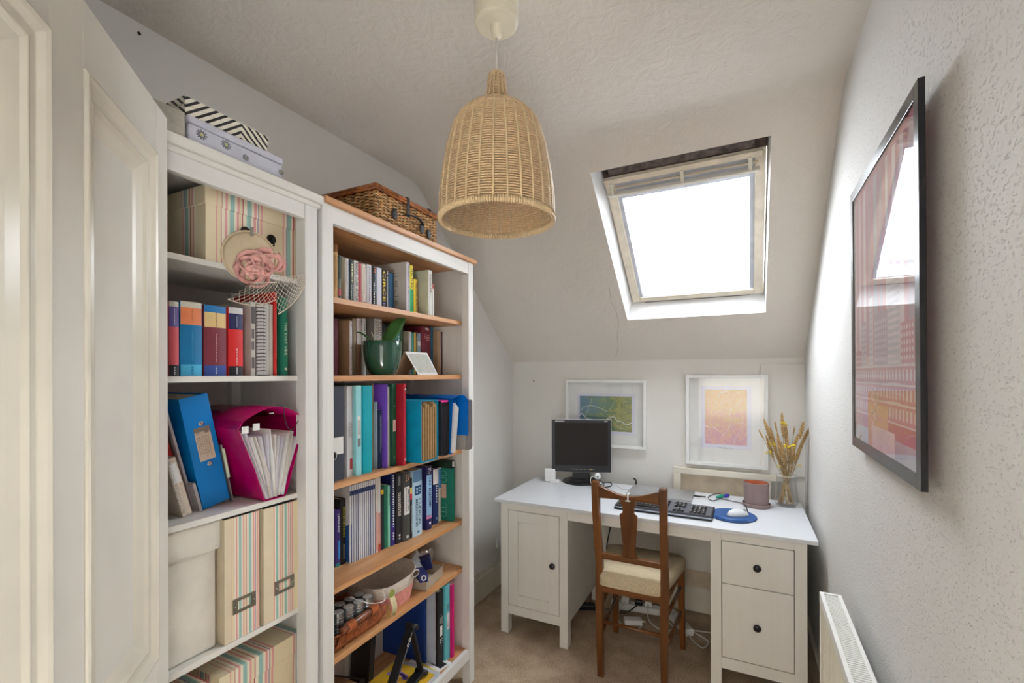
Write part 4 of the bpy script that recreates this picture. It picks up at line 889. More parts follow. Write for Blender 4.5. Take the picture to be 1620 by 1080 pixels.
# ------------------------------------------------------------------ white bookcase contents
STR = stripes('striped_paper'); STRD = stripes('striped_paper_wide', .215)
CRB = mat('cream_box_card', (228, 212, 182), .55, var=.02)
def pull(b, y, z, x=0):
    b.lathe([(.0005, .004), (.006, .0045), (.009, .003), (.0135, .0025), (.0145, 0), (.0005, 0)], 20)
    return b
def rosette(parent, y, z, x):
    o = MB().lathe([(.0005, .006), (.0045, .006), (.006, .003), (.010, .0045), (.0125, .0035), (.0135, 0), (.0005, 0)], 20).build('rosette', DARKM, parent, (x, y, z), (0, PI/2, 0), smooth=True)
    b = MB()
    for k in range(8):
        a = k*PI/4; b.tube([(.004*math.cos(a), .004*math.sin(a), .006), (.0115*math.cos(a), .0115*math.sin(a), .005)], .0009, 4)
    b.build('petal_ribs', DARKM, o)
def lidded(label, u0, u1, x0, x1, z0, h, lid, v=0, handle=None):
    r = thing('storage_box', label, 'storage box', L(u0, v, z0), BA)
    w = u1-u0
    MB().box(x0+.003, x1-.003, .003, w-.003, 0, h-.004).build('box_body', STR, r, bevel=.0012)
    MB().box(x0, x1, 0, w, h-lid, h).build('lid', STR, r, bevel=.0015)
    if handle:
        for y in handle: rosette(r, y, handle_z, x1-.003)
        if len(handle) == 2:
            a, c = handle; MB().tube(smoothline([(x1+.004, a, handle_z-.006), (x1+.014, a+.006, handle_z-.022), (x1+.016, (a+c)/2, handle_z-.024), (x1+.014, c-.006, handle_z-.022), (x1+.004, c, handle_z-.006)]), .0022, 6).build('bail_handle', DARKM, r, smooth=True)
    return r
zA, zB_, zC_, zD = ZW
handle_z = .098
ua, ub_ = -.322, -.048
lidded('large striped storage box with dark metal bail handle on the top white shelf', ua, ub_, -.31, -.045, zA+.001, .186, .045, 0, (ub(390, -.045)-ua, ub(431, -.045)-ua))
# feathered cocktail hat hung on the box handle
hat = thing('fascinator', 'cream straw cocktail hat with pink petals and net veil hanging from the striped box handle', 'hat', L(-.247, .012, 1.745), BA-.5)
STW = mat('cream_straw', (230, 210, 178), .7, var=.03, vs=400); PKP = mat('pink_sinamay', (228, 172, 164), .6, var=.1, vs=80); NET = mat('ivory_net', (226, 214, 196), .6)
b = MB(); n = 40
rings = []
for r_, x_ in ((.002, .016), (.02, .0155), (.038, .012), (.052, .005), (.060, 0), (.058, -.002), (.04, .007), (.002, .011)):
    rings.append([(x_, r_*math.cos(2*PI*i/n), r_*1.1*math.sin(2*PI*i/n)) for i in range(n)])
b.loft(rings, True, False).build('straw_disc', STW, hat, (0, 0, 0), (0, -.15, 0), smooth=True)
MB().tube([(.0, .060*math.cos(2*PI*i/36), .066*math.sin(2*PI*i/36)) for i in range(36)], .0028, 6, closed=True).build('disc_edge', STW, hat, (0, 0, 0), (0, -.15, 0), smooth=True)
MB().box(.005, .012, .0, .008, .05, .072).build('clip', STEEL, hat, bevel=.001)
def petal(cx, cy, r_, w, tw, seed):
    rows_ = []
    for k in range(17):
        a = tw+2*PI*k/16*.93; c = Vector((.022+.006*math.sin(a*2+seed), cy+r_*math.cos(a), cx+r_*.82*math.sin(a))); rows_.append([c, c+Vector((.7*w, .75*w*math.cos(a), .75*w*math.sin(a)+.15*w))])
    q = MB().loft(rows_, False, False).build('petal_loop', PKP, hat, fixn=False, smooth=True); m_ = q.modifiers.new('t', 'SOLIDIFY'); m_.thickness = .0007
for cx, cy, r_, w, tw, sd in ((-.022, .002, .022, .016, .2, 0), (-.012, .035, .025, .015, 1.2, 1), (-.048, -.004, .02, .017, 2.2, 2), (-.030, .02, .018, .018, 3.0, 3), (-.058, .01, .022, .014, 4.0, 4), (-.018, .052, .018, .013, 5.0, 5), (-.04, .0, .030, .012, .9, 6)):
    petal(cx, cy, r_, w, tw, sd)
rg = random.Random(4); b = MB()
for k in range(26):
    a = rg.uniform(0, 6.28); r_ = rg.uniform(.0, .03); b.ball((.03, .01+r_*math.cos(a), -.036+r_*math.sin(a)*.8), rg.uniform(.004, .008), 6, (.5, 1.3, 1))
b.build('flower_centre', PKP, hat, smooth=True)
HM = (Matrix.Translation(L(-.247, .012, 1.745)) @ Matrix.Rotation(BA-.5, 4, 'Z')).inverted()
def veil(px4, bulge, sag, nu, nv):                              # net of crossing threads over a curved patch
    b = MB(); c4 = []
    for x, y, v in px4:
        u_, z_ = bc(x, y, v); c4.append(HM @ L(u_, v, z_))
    P_ = [[None]*(nv+1) for _ in range(nu+1)]
    for i in range(nu+1):
        for j in range(nv+1):
            a, c = i/nu, j/nv; p = c4[0].lerp(c4[1], a).lerp(c4[3].lerp(c4[2], a), c)
            p.x += bulge*math.sin(PI*a)*math.sin(PI*(c*.7+.15)); p.z -= sag*math.sin(PI*a)*c; P_[i][j] = p
    for i in range(nu):
        for j in range(nv):
            b.tube([P_[i][j], P_[i+1][j+1]], .00055, 3, caps=False); b.tube([P_[i+1][j], P_[i][j+1]], .00055, 3, caps=False); b.ball(P_[i][j], .0013, 4)
    b.tube([P_[i][nv] for i in range(nu+1)], .0012, 4).tube([P_[i][0] for i in range(nu+1)], .0007, 4)
    b.build('net_veil', NET, hat, kind='stuff')
veil([(398, 448, .05), (438, 447, .05), (437, 474, .03), (360, 473, .02)], .02, .016, 9, 4)
veil([(432, 438, .045), (480, 436, .012), (483, 452, .01), (440, 497, .03)], .015, .012, 8, 6)
# books on the second shelf
NVY = (40, 44, 92)
row([
 (267, 283, 477, -.055, (206, 84, 92), 'hardback with purple top, pink middle and black foot at the left end', dict(bands=[(.66, .93, (96, 84, 150)), (.93, 1, (206, 200, 190)), (0, .15, (30, 28, 32))], text=[('~', .68, .9, (206, 200, 220), .2), ('~', .02, .12, (220, 220, 220), .2)], dep=.15)),
 (285, 319.5, 478, -.055, (0, 116, 170), 'thick hardback with orange top and bright blue lower half', dict(bands=[(.69, .92, (232, 134, 84)), (.92, 1, (206, 200, 184)), (0, .155, (66, 170, 210))], text=[('~', .74, .9, (190, 110, 70), .1), ('~', .2, .6, (40, 140, 190), .1), ('~', .03, .13, (30, 120, 170), .14)], dep=.15)),
 (322.5, 358, 484, -.055, (126, 48, 62), 'thick hardback with tan top, maroon middle and blue foot', dict(bands=[(.69, .9, (226, 196, 136)), (.9, 1, (40, 120, 184)), (0, .15, (50, 76, 150))], text=[('~', .70, .9, (150, 130, 90), .08), ('~', .2, .6, (206, 150, 150), .1), ('~', .03, .13, (190, 200, 220), .1)], dep=.15)),
 (361.5, 384.5, 487, -.055, (222, 42, 44), 'hardback with navy top, red middle and black foot', dict(bands=[(.68, .91, NVY), (.91, 1, (206, 204, 206)), (0, .14, (30, 28, 32))], text=[('~', .7, .88, (180, 180, 206), .12), ('~', .16, .4, (236, 190, 180), .12), ('~', .02, .12, (220, 220, 220), .12)], dep=.15)),
], zB_, .15, start=-.5)
pm = tag(MB().box(-.17, 0, 0, .012, 0, .198).build('magazine', mat('photo_magazine_cover', (196, 188, 180), .35), None, L(-.201, -.05, zB_+.0005), (0, 0, BA-.0)), 'grey photo magazine right of the red and navy hardback', 'magazine')
b = MB()
for y0, y1, z0, z1 in ((.001, .011, .14, .185), (.002, .005, .10, .125), (.006, .009, .10, .125), (.002, .005, .07, .092), (.006, .009, .07, .092), (.002, .010, .02, .05)): b.quad((.0005, y0, z0), (.0005, y1, z0), (.0005, y1, z1), (.0005, y0, z1))
b.build('printed_photos', paint((96, 90, 92)), pm, fixn=False)
nb = thing('spiral_notebook', 'grey spiral-bound notebook standing between the photo magazine and the red book', 'notebook', L(-.184, -.05, zB_+.0005), BA)
nw = .043
MB().box(-.15, -.004, 0, .003, 0, .202).box(-.15, -.004, nw-.003, nw, 0, .202).build('cover', mat('notebook_cover', (150, 138, 132), .6), nb)
MB().box(-.148, -.006, .003, nw-.003, .003, .199).build('pages', PAPER, nb)
b = MB(); z = .012
while z < .195:
    b.tube([(-.012, .0005, z), (.001, .002, z+.001), (.006, .012, z+.002), (.004, .022, z+.002), (-.006, .026, z+.002)], .0013, 5); z += .0095
b.build('wire_spiral', mat('dark_wire', (70, 66, 66), .3, .8), nb, smooth=True)
b = MB()
for k in range(5): b.quad((-.0055, .006+.009*k, .004), (-.0055, .0068+.009*k, .004), (-.0055, .0068+.009*k, .198), (-.0055, .006+.009*k, .198))
b.build('page_edges', paint((170, 160, 156)), nb, fixn=False)
row([
 (427.5, 432, 482, -.05, (206, 200, 192), 'thin white booklet left of the red spine', dict(dep=.16)),
 (432.4, 438, 462, -.045, (206, 44, 40), 'slim bright red book with pale vertical title', dict(dep=.18, text=[('~', .2, .72, (240, 190, 170), .4), ('~', .04, .08, (240, 200, 190), .4)])),
 (444, 455.5, 470, -.045, (24, 120, 92), 'green book lettered THE KNIT VIBE on its spine', dict(dep=.19, bands=[(.0, 1, (16, 100, 84), .0, .2)], text=[('THE KNIT VIBE', .26, .68, (206, 226, 206), .34, .6), ('~', .05, .1, (214, 214, 190), .5, .6)])),
], zB_, .17, start=-.5)
# third shelf: leaning folders and the magenta file
h = 0
bl = binder(323, 363.5, 626, -.105, (0, 126, 206), 'bright blue lever arch file leaning left with a paper spine label', u0=-.293, z=zC_, zz=zC_, lean=.0, dep=.24, rough=.3, bulge=.0015,
            bands=[(.42, .68, (214, 196, 176), .25, .82), (.66, .72, (130, 116, 104), .25, .82)], text=[('~6', .44, .64, (170, 150, 130), .45)])
bl.rotation_euler = (.20, 0, BA); hb = max(v.co.z for v in bl.data.vertices); wb_ = max(v.co.y for v in bl.data.vertices)
for z in (.38, .75): MB().lathe([(.0065, 0), (.0065, .0015), (.0035, .002), (.0005, .001)], 16).build('rivet', STEEL, bl, (.0015, wb_*.55, hb*z), (0, PI/2, 0), smooth=True)
rdn = book(L(-.325, -.13, zC_+.001), .015, .23, .2, (190, 46, 44), 'red cardboard folder leaning at the left end of the third white shelf', 'folder', name='folder', hard=False, pages=None); rdn.rotation_euler = (.27, 0, BA)
cw = thing('spiral_notebook', 'clear-covered coil-bound notebook with white label leaning at the far left of the third white shelf', 'notebook', L(-.352, -.085, zC_+.001), BA, rx=.26)
MB().box(-.15, 0, 0, .022, 0, .148).build('pages', mat('beige_pages', (206, 190, 172), .7, var=.08, vs=200), cw); MB().box(0, .0008, .004, .019, .085, .135).build('cover_label', PAPER, cw)
b = MB(); z = .006
while z < .145: b.tube([(.003+.005*math.cos(q), .003+.004*math.sin(q), z+.0008*q) for q in [j*PI/4 for j in range(8)]], .0009, 4); z += .0058
b.build('coil', mat('white_coil', (226, 222, 218), .3), cw)
def sheet(name, label, cat, u, v, th, h, d, m, lean):
    return tag(MB().box(-d, 0, 0, th, 0, h).build(name, m, None, L(u, v, zC_+.001), (lean, 0, BA), bevel=.0005), label, cat)
CLR = mat('frosted_plastic', (176, 172, 176), .3, var=.05)
sheet('plastic_folder', 'frosted plastic folder leaning between the red folder and the blue lever arch file', 'folder', -.309, -.118, .006, .26, .22, CLR, .245)
tk = sheet('ticket_wallet', 'small grey ticket wallet leaning at the foot of the blue lever arch file', 'wallet', -.306, -.095, .007, .075, .15, mat('grey_wallet', (170, 166, 168), .35), .245)
sheet('plastic_folder', 'clear plastic folder leaning right of the blue lever arch file', 'folder', -.224, -.12, .006, .215, .2, CLR, .2)
pnp = sheet('document_pouch', 'see-through pouch with a pen leaning against the magenta file', 'pouch', -.213, -.11, .004, .16, .18, mat('smoky_plastic', (140, 136, 140), .25), .2)
MB().tube([(.002, .002, .07), (.002, .003, .15)], .004, 8).build('pen', paint((214, 222, 196)), pnp)
# magenta expanding file, wide at the top and narrow at the bottom, with pockets fanned out
mg = thing('expanding_file', 'magenta plastic expanding file with white pockets fanned open on the third white shelf', 'expanding file', L(-.1445, -.03, zC_+.001), BA)
MAG = mat('magenta_plastic', (184, 0, 96), .22, var=.05, spec=.5)
lt, rt, hz_ = -.106, .092, .222
b = MB()
prf = [(lt+.012, hz_+.0)]+[(lt+.0+.004*math.sin(k), hz_-.0) for k in ()]+[(lt, hz_-.02), (lt+.045, .09), (-.034, .004), (-.028, 0), (.03, 0), (.036, .006), (.066, .1), (rt, hz_-.03)]
arc = [(lt+.012+(rt-lt-.012)*k/10, hz_-.0+.04*math.sin(PI*k/10*.93)-.016*k/10) for k in range(11)]
rows_ = [[(-.24, y, z) for y, z in prf], [(0, y, z) for y, z in prf]]
b.loft(rows_, False, False); q = b.build('shell', MAG, mg, fixn=False, smooth=False); m_ = q.modifiers.new('t', 'SOLIDIFY'); m_.thickness = .002
b = MB(); b.loft([[(-.24, y, z) for y, z in arc], [(.004, y, z) for y, z in arc]], False, False); q = b.build('flap', MAG, mg, fixn=False, smooth=True); m_ = q.modifiers.new('t', 'SOLIDIFY'); m_.thickness = .002
MB().prism([(y*.985, z) for y, z in prf[1:]]+[(y*.985, z-.004) for y, z in arc[::-1]], 0, -.238, -.234).build('back_wall', MAG, mg)
b = MB(); b.loft([[(-.236, rt, hz_-.03), (-.236, arc[-1][0], arc[-1][1])], [(0, rt, hz_-.03), (-.01, arc[-1][0], arc[-1][1])]], False, False); b.build('right_gusset', MAG, mg, fixn=False)
PKT = [mat('pocket_white_%d' % k, c, .35, var=.03) for k, c in enumerate(((232, 228, 234), (214, 210, 220), (240, 238, 236), (222, 214, 206)))]
rg = random.Random(12)
for k in range(13):
    f = k/12; yt_ = lt+.008+(rt-lt-.016)*f; yb_ = -.02+.042*f; top_ = hz_-.03+rg.uniform(-.012, .012)-.02*f
    b = MB(); wv = rg.uniform(-.006, .006)
    prf_ = [(yb_, .006), (yb_+(yt_-yb_)*.35+wv, top_*.4), (yt_*.97, top_)]
    b.loft([[(-.22, y, z) for y, z in prf_], [(-.006+rg.uniform(-.004, .010), y+rg.uniform(-.002, .002), z) for y, z in prf_]], False, False)
    q = b.build('pocket', PKT[k % 4], mg, fixn=False, smooth=True); m_ = q.modifiers.new('t', 'SOLIDIFY'); m_.thickness = .004
for k, (y, z) in enumerate(((-.093, .19), (-.062, .195))): MB().box(-.006, -.003, y, y+.018, z, z+.018).build('tab', PAPER, mg)
MB().tube(smoothline([(.006, .0, .258), (.006, .02, .254), (.012, .022, .215), (.012, .034, .19), (.010, .05, .188), (.006, .07, .21)]), .0013, 6).build('elastic_cord', BLACKP, mg, smooth=True)
MB().box(.004, .006, -.022, -.008, .236, .239).build('cord_toggle', STEEL, mg)
# fourth shelf: linen box and two magazine files
lb = thing('linen_box', 'natural linen storage box with folded cuff and stitched hem on the fourth white shelf', 'storage box', L(-.575, 0, zD+.001), BA)
LIN = mat('natural_linen', (226, 220, 208), .9, var=.05, vs=9, bump=.6, bs=260, bd=.0012)
MB().box(-.31, -.055, .004, .284, 0, .265).build('box_body', LIN, lb, bevel=.006)
MB().box(-.316, -.046, -.004, .291, .244, .316).build('cuff', LIN, lb, bevel=.005)
b = MB(); y = .0
while y < .288: b.box(-.0462, -.045, y, y+.005, .2515, .2528); y += .009
b.build('hem_stitching', paint((236, 230, 214)), lb, kind='stuff')
for nm_, ua_, ub2, vv, lb_ in (('a', -.282, -.188, -.038, 'left striped magazine file with metal label holder beside the linen box'), ('b', -.178, -.062, -.034, 'right striped magazine file with metal label holder beside the white post')):
    r = thing('magazine_file', lb_, 'magazine file', L(ua_, vv, zD+.001), BA); w = ub2-ua_; fh = .313
    b = MB(); b.box(-.27, 0, 0, .003, 0, fh).box(-.27, 0, w-.003, w, 0, fh).box(-.27, 0, .003, w-.003, 0, .003); b.build('side_walls', CRB, r)
    MB().box(-.003, .0008, .018 if nm_ == 'a' else .03, w, 0, fh).build('front_wall', STRD, r)
    MB().box(-.003, .0006, 0, .018 if nm_ == 'a' else .03, 0, fh).build('front_border', CRB, r)
    hz2, hy, hw_ = .085, w*.55, .062
    ring_ = MB(); 
    ring_.box(.0008, .003, hy-hw_/2, hy+hw_/2, hz2-.019, hz2-.011).box(.0008, .003, hy-hw_/2, hy+hw_/2, hz2+.011, hz2+.019).box(.0008, .003, hy-hw_/2, hy-hw_/2+.013, hz2-.011, hz2+.011).box(.0008, .003, hy+hw_/2-.013, hy+hw_/2, hz2-.011, hz2+.011)
    o = ring_.build('label_holder', mat('antique_nickel', (150, 146, 132), .35, .8), r, bevel=.0006)
    for s_ in (-1, 1): MB().ball((.0032, hy+s_*(hw_/2-.0055), hz2-.002), .0028, 8, (.6, 1, 1)).build('rivet', STEEL, o, smooth=True)
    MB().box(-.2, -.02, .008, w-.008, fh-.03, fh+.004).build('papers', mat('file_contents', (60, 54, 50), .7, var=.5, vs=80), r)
# bottom striped boxes
handle_z = .40
lidded('wide striped lidded box with round pull on the bottom of the white bookcase', -.285, -.036, -.30, -.055, .151, .530, .055, 0, (.155,))
lidded('narrow dark-striped lidded box left of the wide one on the bottom of the white bookcase', -.56, -.306, -.30, -.062, .151, .535, .05, 0, None)
# boxes on top of the white bookcase
zt = 1.977
LAV = mat('lavender_paper', (204, 204, 216), .45, var=.03)
b1 = thing('storage_box', 'low lavender box with daisy print on top of the white bookcase under the chevron box', 'storage box', L(-.385, .002, zt), BA)
bw = .24; MB().box(-.27, 0, 0, bw, 0, .042).build('box_body', LAV, b1, bevel=.004, bseg=3); MB().box(-.272, .002, -.002, bw+.002, .043, .060).build('lid', LAV, b1, bevel=.004, bseg=3)
b = MB(); bc_ = MB()
for y, z, r_ in ((.028, .026, .012), (.085, .028, .0115), (.135, .018, .008), (.236, .02, .008)):
    for k in range(11):
        a = k*2*PI/11
        for rr in (.55, .9): b.prism([(y+r_*rr*math.cos(a)+r_*.17*math.cos(q), z+r_*rr*math.sin(a)*.9+r_*.17*math.sin(q)) for q in [j*PI/3 for j in range(6)]], 0, .0005, .0009)
    bc_.prism([(y+r_*.32*math.cos(q), z+r_*.32*math.sin(q)) for q in [j*PI/5 for j in range(10)]], 0, .0005, .0012)
b.build('printed_daisies', paint((118, 120, 132)), b1, kind='stuff'); bc_.build('daisy_centres', paint((196, 196, 130)), b1)
t = NT('black_white_chevron'); s_ = t.n('ShaderNodeSeparateXYZ'); t.l(t.tc.outputs['Object'], s_.inputs[0]); ns = t.n('ShaderNodeSeparateXYZ'); t.l(t.tc.outputs['Normal'], ns.inputs[0])
side = t.math('GREATER_THAN', t.math('ABSOLUTE', ns.outputs[1]), .6)
yy = t.math('ABSOLUTE', t.math('SUBTRACT', s_.outputs[1], .132)); a_ = t.math('ADD', t.math('MULTIPLY', yy, 1.0), t.math('MULTIPLY', s_.outputs[2], 1.25))
c_ = t.math('ADD', t.math('MULTIPLY', s_.outputs[0], 1.0), t.math('MULTIPLY', s_.outputs[2], 1.3))
f = t.math('FRACT', t.math('DIVIDE', t.math('ADD', t.math('MULTIPLY', a_, t.math('SUBTRACT', 1, side)), t.math('MULTIPLY', c_, side)), .0215))
t.l(t.ramp(f, [(0, (34, 30, 34)), (.42, (240, 234, 218))], 'CONSTANT'), t.b.inputs['Base Color']); t.b.inputs['Roughness'].default_value = .45
b2 = thing('storage_box', 'black and cream chevron-striped box on top of the lavender box', 'storage box', L(-.388, -.006, zt+.0605), BA)
MB().box(-.26, 0, 0, .205, 0, .024).build('box_body', t.m, b2, bevel=.001); MB().box(-.262, .002, -.002, .207, .024, .042).build('lid', t.m, b2, bevel=.001)
b3 = thing('storage_box', 'grey woven fabric box on top of the white bookcase left of the lavender box', 'storage box', L(-.60, .002, zt), BA)
MB().box(-.28, 0, 0, .208, 0, .060).build('box_body', mat('grey_woven', (176, 170, 158), .9, var=.1, vs=30, bump=.6, bs=200), b3, bevel=.003); MB().box(-.28, -.003, .004, .2, .0, .003).build('base_edge', BLACKP, b3)
# ------------------------------------------------------------------ desk (local: x along the front, y to the back wall, z up)
DX, DY, DA, DH = -1.283, 2.276, .011, .745
def Dk(x, y, z): c, s = math.cos(DA), math.sin(DA); return Vector((DX+x*c-y*s, DY+x*s+y*c, z))
dk = thing('desk', 'white stained pedestal desk with one door and two drawers against the back wall', 'desk', (DX, DY, 0), DA)
DW = wood('desk_white_stain', (226, 223, 215), (229, 226, 219), (231, 228, 222), 2, .45); DWX = wood('desk_white_stain_rail', (226, 223, 215), (229, 226, 219), (231, 228, 222), 0, .45)
TOPM = mat('desk_top_lacquer', (216, 218, 222), .28, var=.012, vs=3)
MB().box(0, 1.54, 0, .65, DH-.019, DH).build('desktop', TOPM, dk, bevel=.0025)
zt_ = DH-.0195
for x0 in (.038, .388, 1.124, 1.455):
    for y0 in (.012, .59): MB().box(x0, x0+.046, y0, y0+.046, 0, zt_).build('leg', DW, dk, bevel=.0015)
for a, c in ((.084, .388), (1.17, 1.455)):
    MB().box(a, c, .014, .03, .69, zt_).build('top_rail', DWX, dk); MB().box(a, c, .014, .03, .11, .160).build('bottom_rail', DWX, dk); MB().box(a, c, .60, .615, .11, zt_).build('back_panel', DW, dk)
    MB().box(a, c, .03, .60, .13, .145).build('bottom_panel', DW, dk)
for x in (.044, .418, 1.130, 1.484): MB().box(x, x+.012, .05, .60, .12, zt_).build('side_panel', DW, dk)
for x in (.400, 1.13): MB().box(x, x+.02, .06, .58, .11, .165).build('side_rail', DW, dk)
MB().box(.434, 1.124, .014, .032, .676, zt_).build('apron', DWX, dk, bevel=.001)
MB().box(.434, 1.124, .60, .612, .30, zt_).build('modesty_panel', DW, dk)
MB().box(.396, .418, .016, .04, .11, zt_).build('divider', DW, dk)
dr = MB(); X0, X1, Z0_, Z1_ = .0865, .3855, .163, .687; fw_ = .058
dr.box(X0, X0+fw_, .012, .03, Z0_, Z1_).box(X1-fw_, X1, .012, .03, Z0_, Z1_).box(X0+fw_, X1-fw_, .012, .03, Z0_, Z0_+fw_).box(X0+fw_, X1-fw_, .012, .03, Z1_-fw_, Z1_); dr.box(X0+fw_, X1-fw_, .02, .028, Z0_+fw_, Z1_-fw_)
door = dr.build('door', DW, dk, bevel=.0015)
def knob(parent, x, z):
    o = MB().lathe([(.0005, .022), (.012, .021), (.016, .017), (.0155, .012), (.008, .009), (.007, 0)], 24).build('knob', mat('dark_knob', (50, 46, 50), .3, .5), parent, (x, .012, z), (PI/2, 0, 0), smooth=True)
knob(door, .352, .425)
for z0, z1, kz in ((.4985, .687, .592), (.1635, .4955, .330)):
    d = MB().box(1.1725, 1.4525, .012, .03, z0, z1).build('drawer', DW, dk, bevel=.0015)
    MB().box(1.18, 1.445, .03, .5, z0+.02, z1-.03).build('drawer_box', DW, d)
    knob(d, 1.313, kz)
# monitor
def P(x, y, Y): return at(x, y, 1, Y)
mc = at(916, 764, 2, DH); yaw_m = .36
mon = thing('monitor', 'old square black computer monitor with silver edge on the left of the desk', 'monitor', (mc.x+.005, mc.y+.03, DH+.001), yaw_m)
BEZ = mat('monitor_bezel', (34, 34, 38), .4, var=.05); SCR = mat('dark_screen', (34, 30, 28), .5, var=.02, spec=.2)
mw, mh, mz = .378, .335, .068
b = MB(); b.box(-mw/2, mw/2, -.012, .02, mz, mz+mh).build('bezel', BEZ, mon, bevel=.004)
MB().box(-mw/2-.003, mw/2+.003, -.006, .014, mz-.003, mz+mh+.003).build('silver_edge', mat('silver_plastic', (206, 206, 208), .3, .3), mon, bevel=.003)
MB().box(-mw/2+.02, mw/2-.02, -.0135, -.011, mz+.042, mz+mh-.018).build('screen', SCR, mon)
b = MB()
for k in range(6): b.box(-.062+.026*k, -.046+.026*k, -.014, -.0115, mz+.016, mz+.0195)
b.build('buttons', mat('button_grey', (120, 120, 124), .4), mon)
MB().box(.058, .066, -.0142, -.0115, mz+.015, mz+.0205).build('power_light', mat('amber_led', (226, 170, 80), .3), mon)
B_ = Matrix(((1, 0, 0, 0), (0, 0, -1, 0), (0, 1, 0, 0), (0, 0, 0, 1)))
print_lines(mon, INKW, (-mw/2+.052, -.0126, mz+mh-.009), .06, .0065, 1, B_, 'maker_print', gap=.1); print_lines(mon, INKW, (mw/2-.032, -.0126, mz+mh-.009), .022, .0065, 1, B_, 'model_print', gap=.1)
MB().box(-.12, .12, .02, .055, mz+.05, mz+mh-.05).build('rear_housing', BEZ, mon, bevel=.01)
MB().box(-.055, .055, .0, .035, .012, mz+.06).build('neck', BLACKP, mon, bevel=.003)
MB().lathe([(.0005, .013), (.08, .013), (.118, .007), (.122, 0), (.0005, 0)], 44).build('base', BLACKP, mon, (0, .02, 0), smooth=False)
MB().box(-.075, .075, -.035, .03, .01, .02).build('base_step', BLACKP, mon, bevel=.003)
wbx = thing('white_router', 'white plastic router standing behind the left side of the monitor', 'router', at(862, 763, 2, DH)+Vector((.02, .04, .0005)), .3)
MB().box(-.035, .035, -.012, .02, 0, .085).build('case', WHITEP, wbx, bevel=.006); MB().box(.0, .06, -.03, -.012, 0, .02).build('foot', WHITEP, wbx, bevel=.003)
# webcam with tripod in front of the monitor
wcam = thing('webcam', 'small round white webcam on a black mini tripod in front of the monitor', 'webcam', at(944, 768, 2, DH)+Vector((.012, -.02, .0005)), .3)
b = MB(); 
for a in (.3, 2.3, 4.4): b.tube([(0, 0, .046), (.03*math.cos(a), .03*math.sin(a), .024), (.042*math.cos(a), .042*math.sin(a), .003)], .003, 6)
b.build('tripod', BLACKP, wcam, smooth=True)
MB().lathe([(.0005, .012), (.012, .0115), (.019, .006), (.02, 0), (.017, -.008), (.0005, -.012)], 24).build('head', WHITEP, wcam, (0, 0, .064), (PI/2, 0, 0), smooth=True)
MB().lathe([(.0005, .004), (.006, .004), (.008, 0)], 16).build('lens', mat('lens_grey', (110, 130, 136), .2), wcam, (0, -.010, .064), (PI/2, 0, 0), smooth=True)
def cable(pts, r, m, label, name='cable', cat='cable', seg=6):
    return tag(MB().tube(smoothline(pts, 8), r, seg).build(name, m, smooth=True), label, cat)
WC = mat('white_cable', (228, 226, 222), .45); BC = mat('black_cable', (30, 30, 32), .45)
z = DH+.004
q = lambda x, y, dz=0: tuple(at(x, y, 2, DH)+Vector((0, 0, .004+dz)))
cable([q(950, 768), q(958, 764), q(967, 765), q(966, 770), q(955, 772), q(945, 776)], .003, BC, 'black cable coiled on the desk right of the webcam')
cable([q(938, 775, .01), q(934, 768, .03), q(938, 763, .035), q(946, 766, .02), q(957, 769)], .0026, WC, 'white cable looped beside the monitor foot')
cable([q(975, 768), q(985, 774), q(1000, 774), q(1006, 770)], .0022, WC, 'thin white cable lying left of the laptop')
# laptop, keyboard, mouse mat, mouse
lp0, lp1, lp2, lp3 = at(1010, 771, 2, DH), at(1101, 781, 2, DH), at(1096, 797, 2, DH), at(1000, 783, 2, DH)
lc = (lp0+lp1+lp2+lp3)/4
lap = thing('laptop', 'closed silver laptop lying at the back of the desk behind the keyboard', 'laptop', (-.455, 2.765, DH+.0006), .03)
ALU = mat('brushed_aluminium', (186, 188, 192), .32, .75, var=.03)
MB().box(-.175, .175, -.12, .12, .002, .011).build('base', ALU, lap, bevel=.003); MB().box(-.175, .175, -.12, .12, .012, .018).build('lid', ALU, lap, bevel=.0025)
for x in (-.14, .14): MB().box(x-.01, x+.01, -.1, .1, 0, .002).build('rubber_foot', BLACKP, lap)
pg = thing('plug', 'black cable plug standing up at the back left corner of the laptop', 'plug', at(1003, 771, 2, DH)+Vector((0, .03, .0005)), 0)
MB().tube(smoothline([(0, 0, .003), (.006, 0, .02), (.004, 0, .042), (-.012, 0, .048)]), .005, 8).build('plug_body', BLACKP, pg, smooth=True)
kb = thing('keyboard', 'black full-size computer keyboard in front of the laptop', 'keyboard', tuple((at(974, 804, 2, DH)+at(1124, 825, 2, DH))/2+Vector((0, .0, .0005))), DA-.02)
KB = mat('keyboard_black', (34, 35, 40), .45); KG = mat('keyboard_grey', (88, 90, 98), .4); KEY = mat('key_black', (26, 26, 30), .4)
b = MB(); b.prism([(-.005, 0), (-.005, .012), (.02, .018), (.165, .028), (.17, .024), (.17, 0)], 0, -.235, .235); b.build('body', KB, kb, bevel=.003)
MB().box(-.233, .233, -.009, -.001, .010, .0145).build('front_strip', mat('strip_silver', (170, 176, 188), .3, .4), kb, bevel=.002)
MB().prism([(.022, .0185), (.022, .0192), (.162, .0285), (.162, .0275)], 0, -.228, .228).build('key_deck', KG, kb)
keys = []
for r_ in range(6):
    y = .028+.0215*r_+(.006 if r_ == 5 else 0)
    if r_ == 0: keys += [(-.22+.024*k, .02, y) for k in range(3)]+[(-.148, .1, y)]+[(-.044+.024*k, .02, y) for k in range(3)]
    else: keys += [(-.222+.0192*k, .0165, y) for k in range(13)]
    keys += [(.05+.0192*k, .0165, y) for k in range(3)] if r_ in (0, 3, 4, 5) else ([(.0692, .0165, y)] if r_ == 1 else [])
    if r_ < 5: keys += [(.128+.0192*k, .0165, y) for k in range(4)]
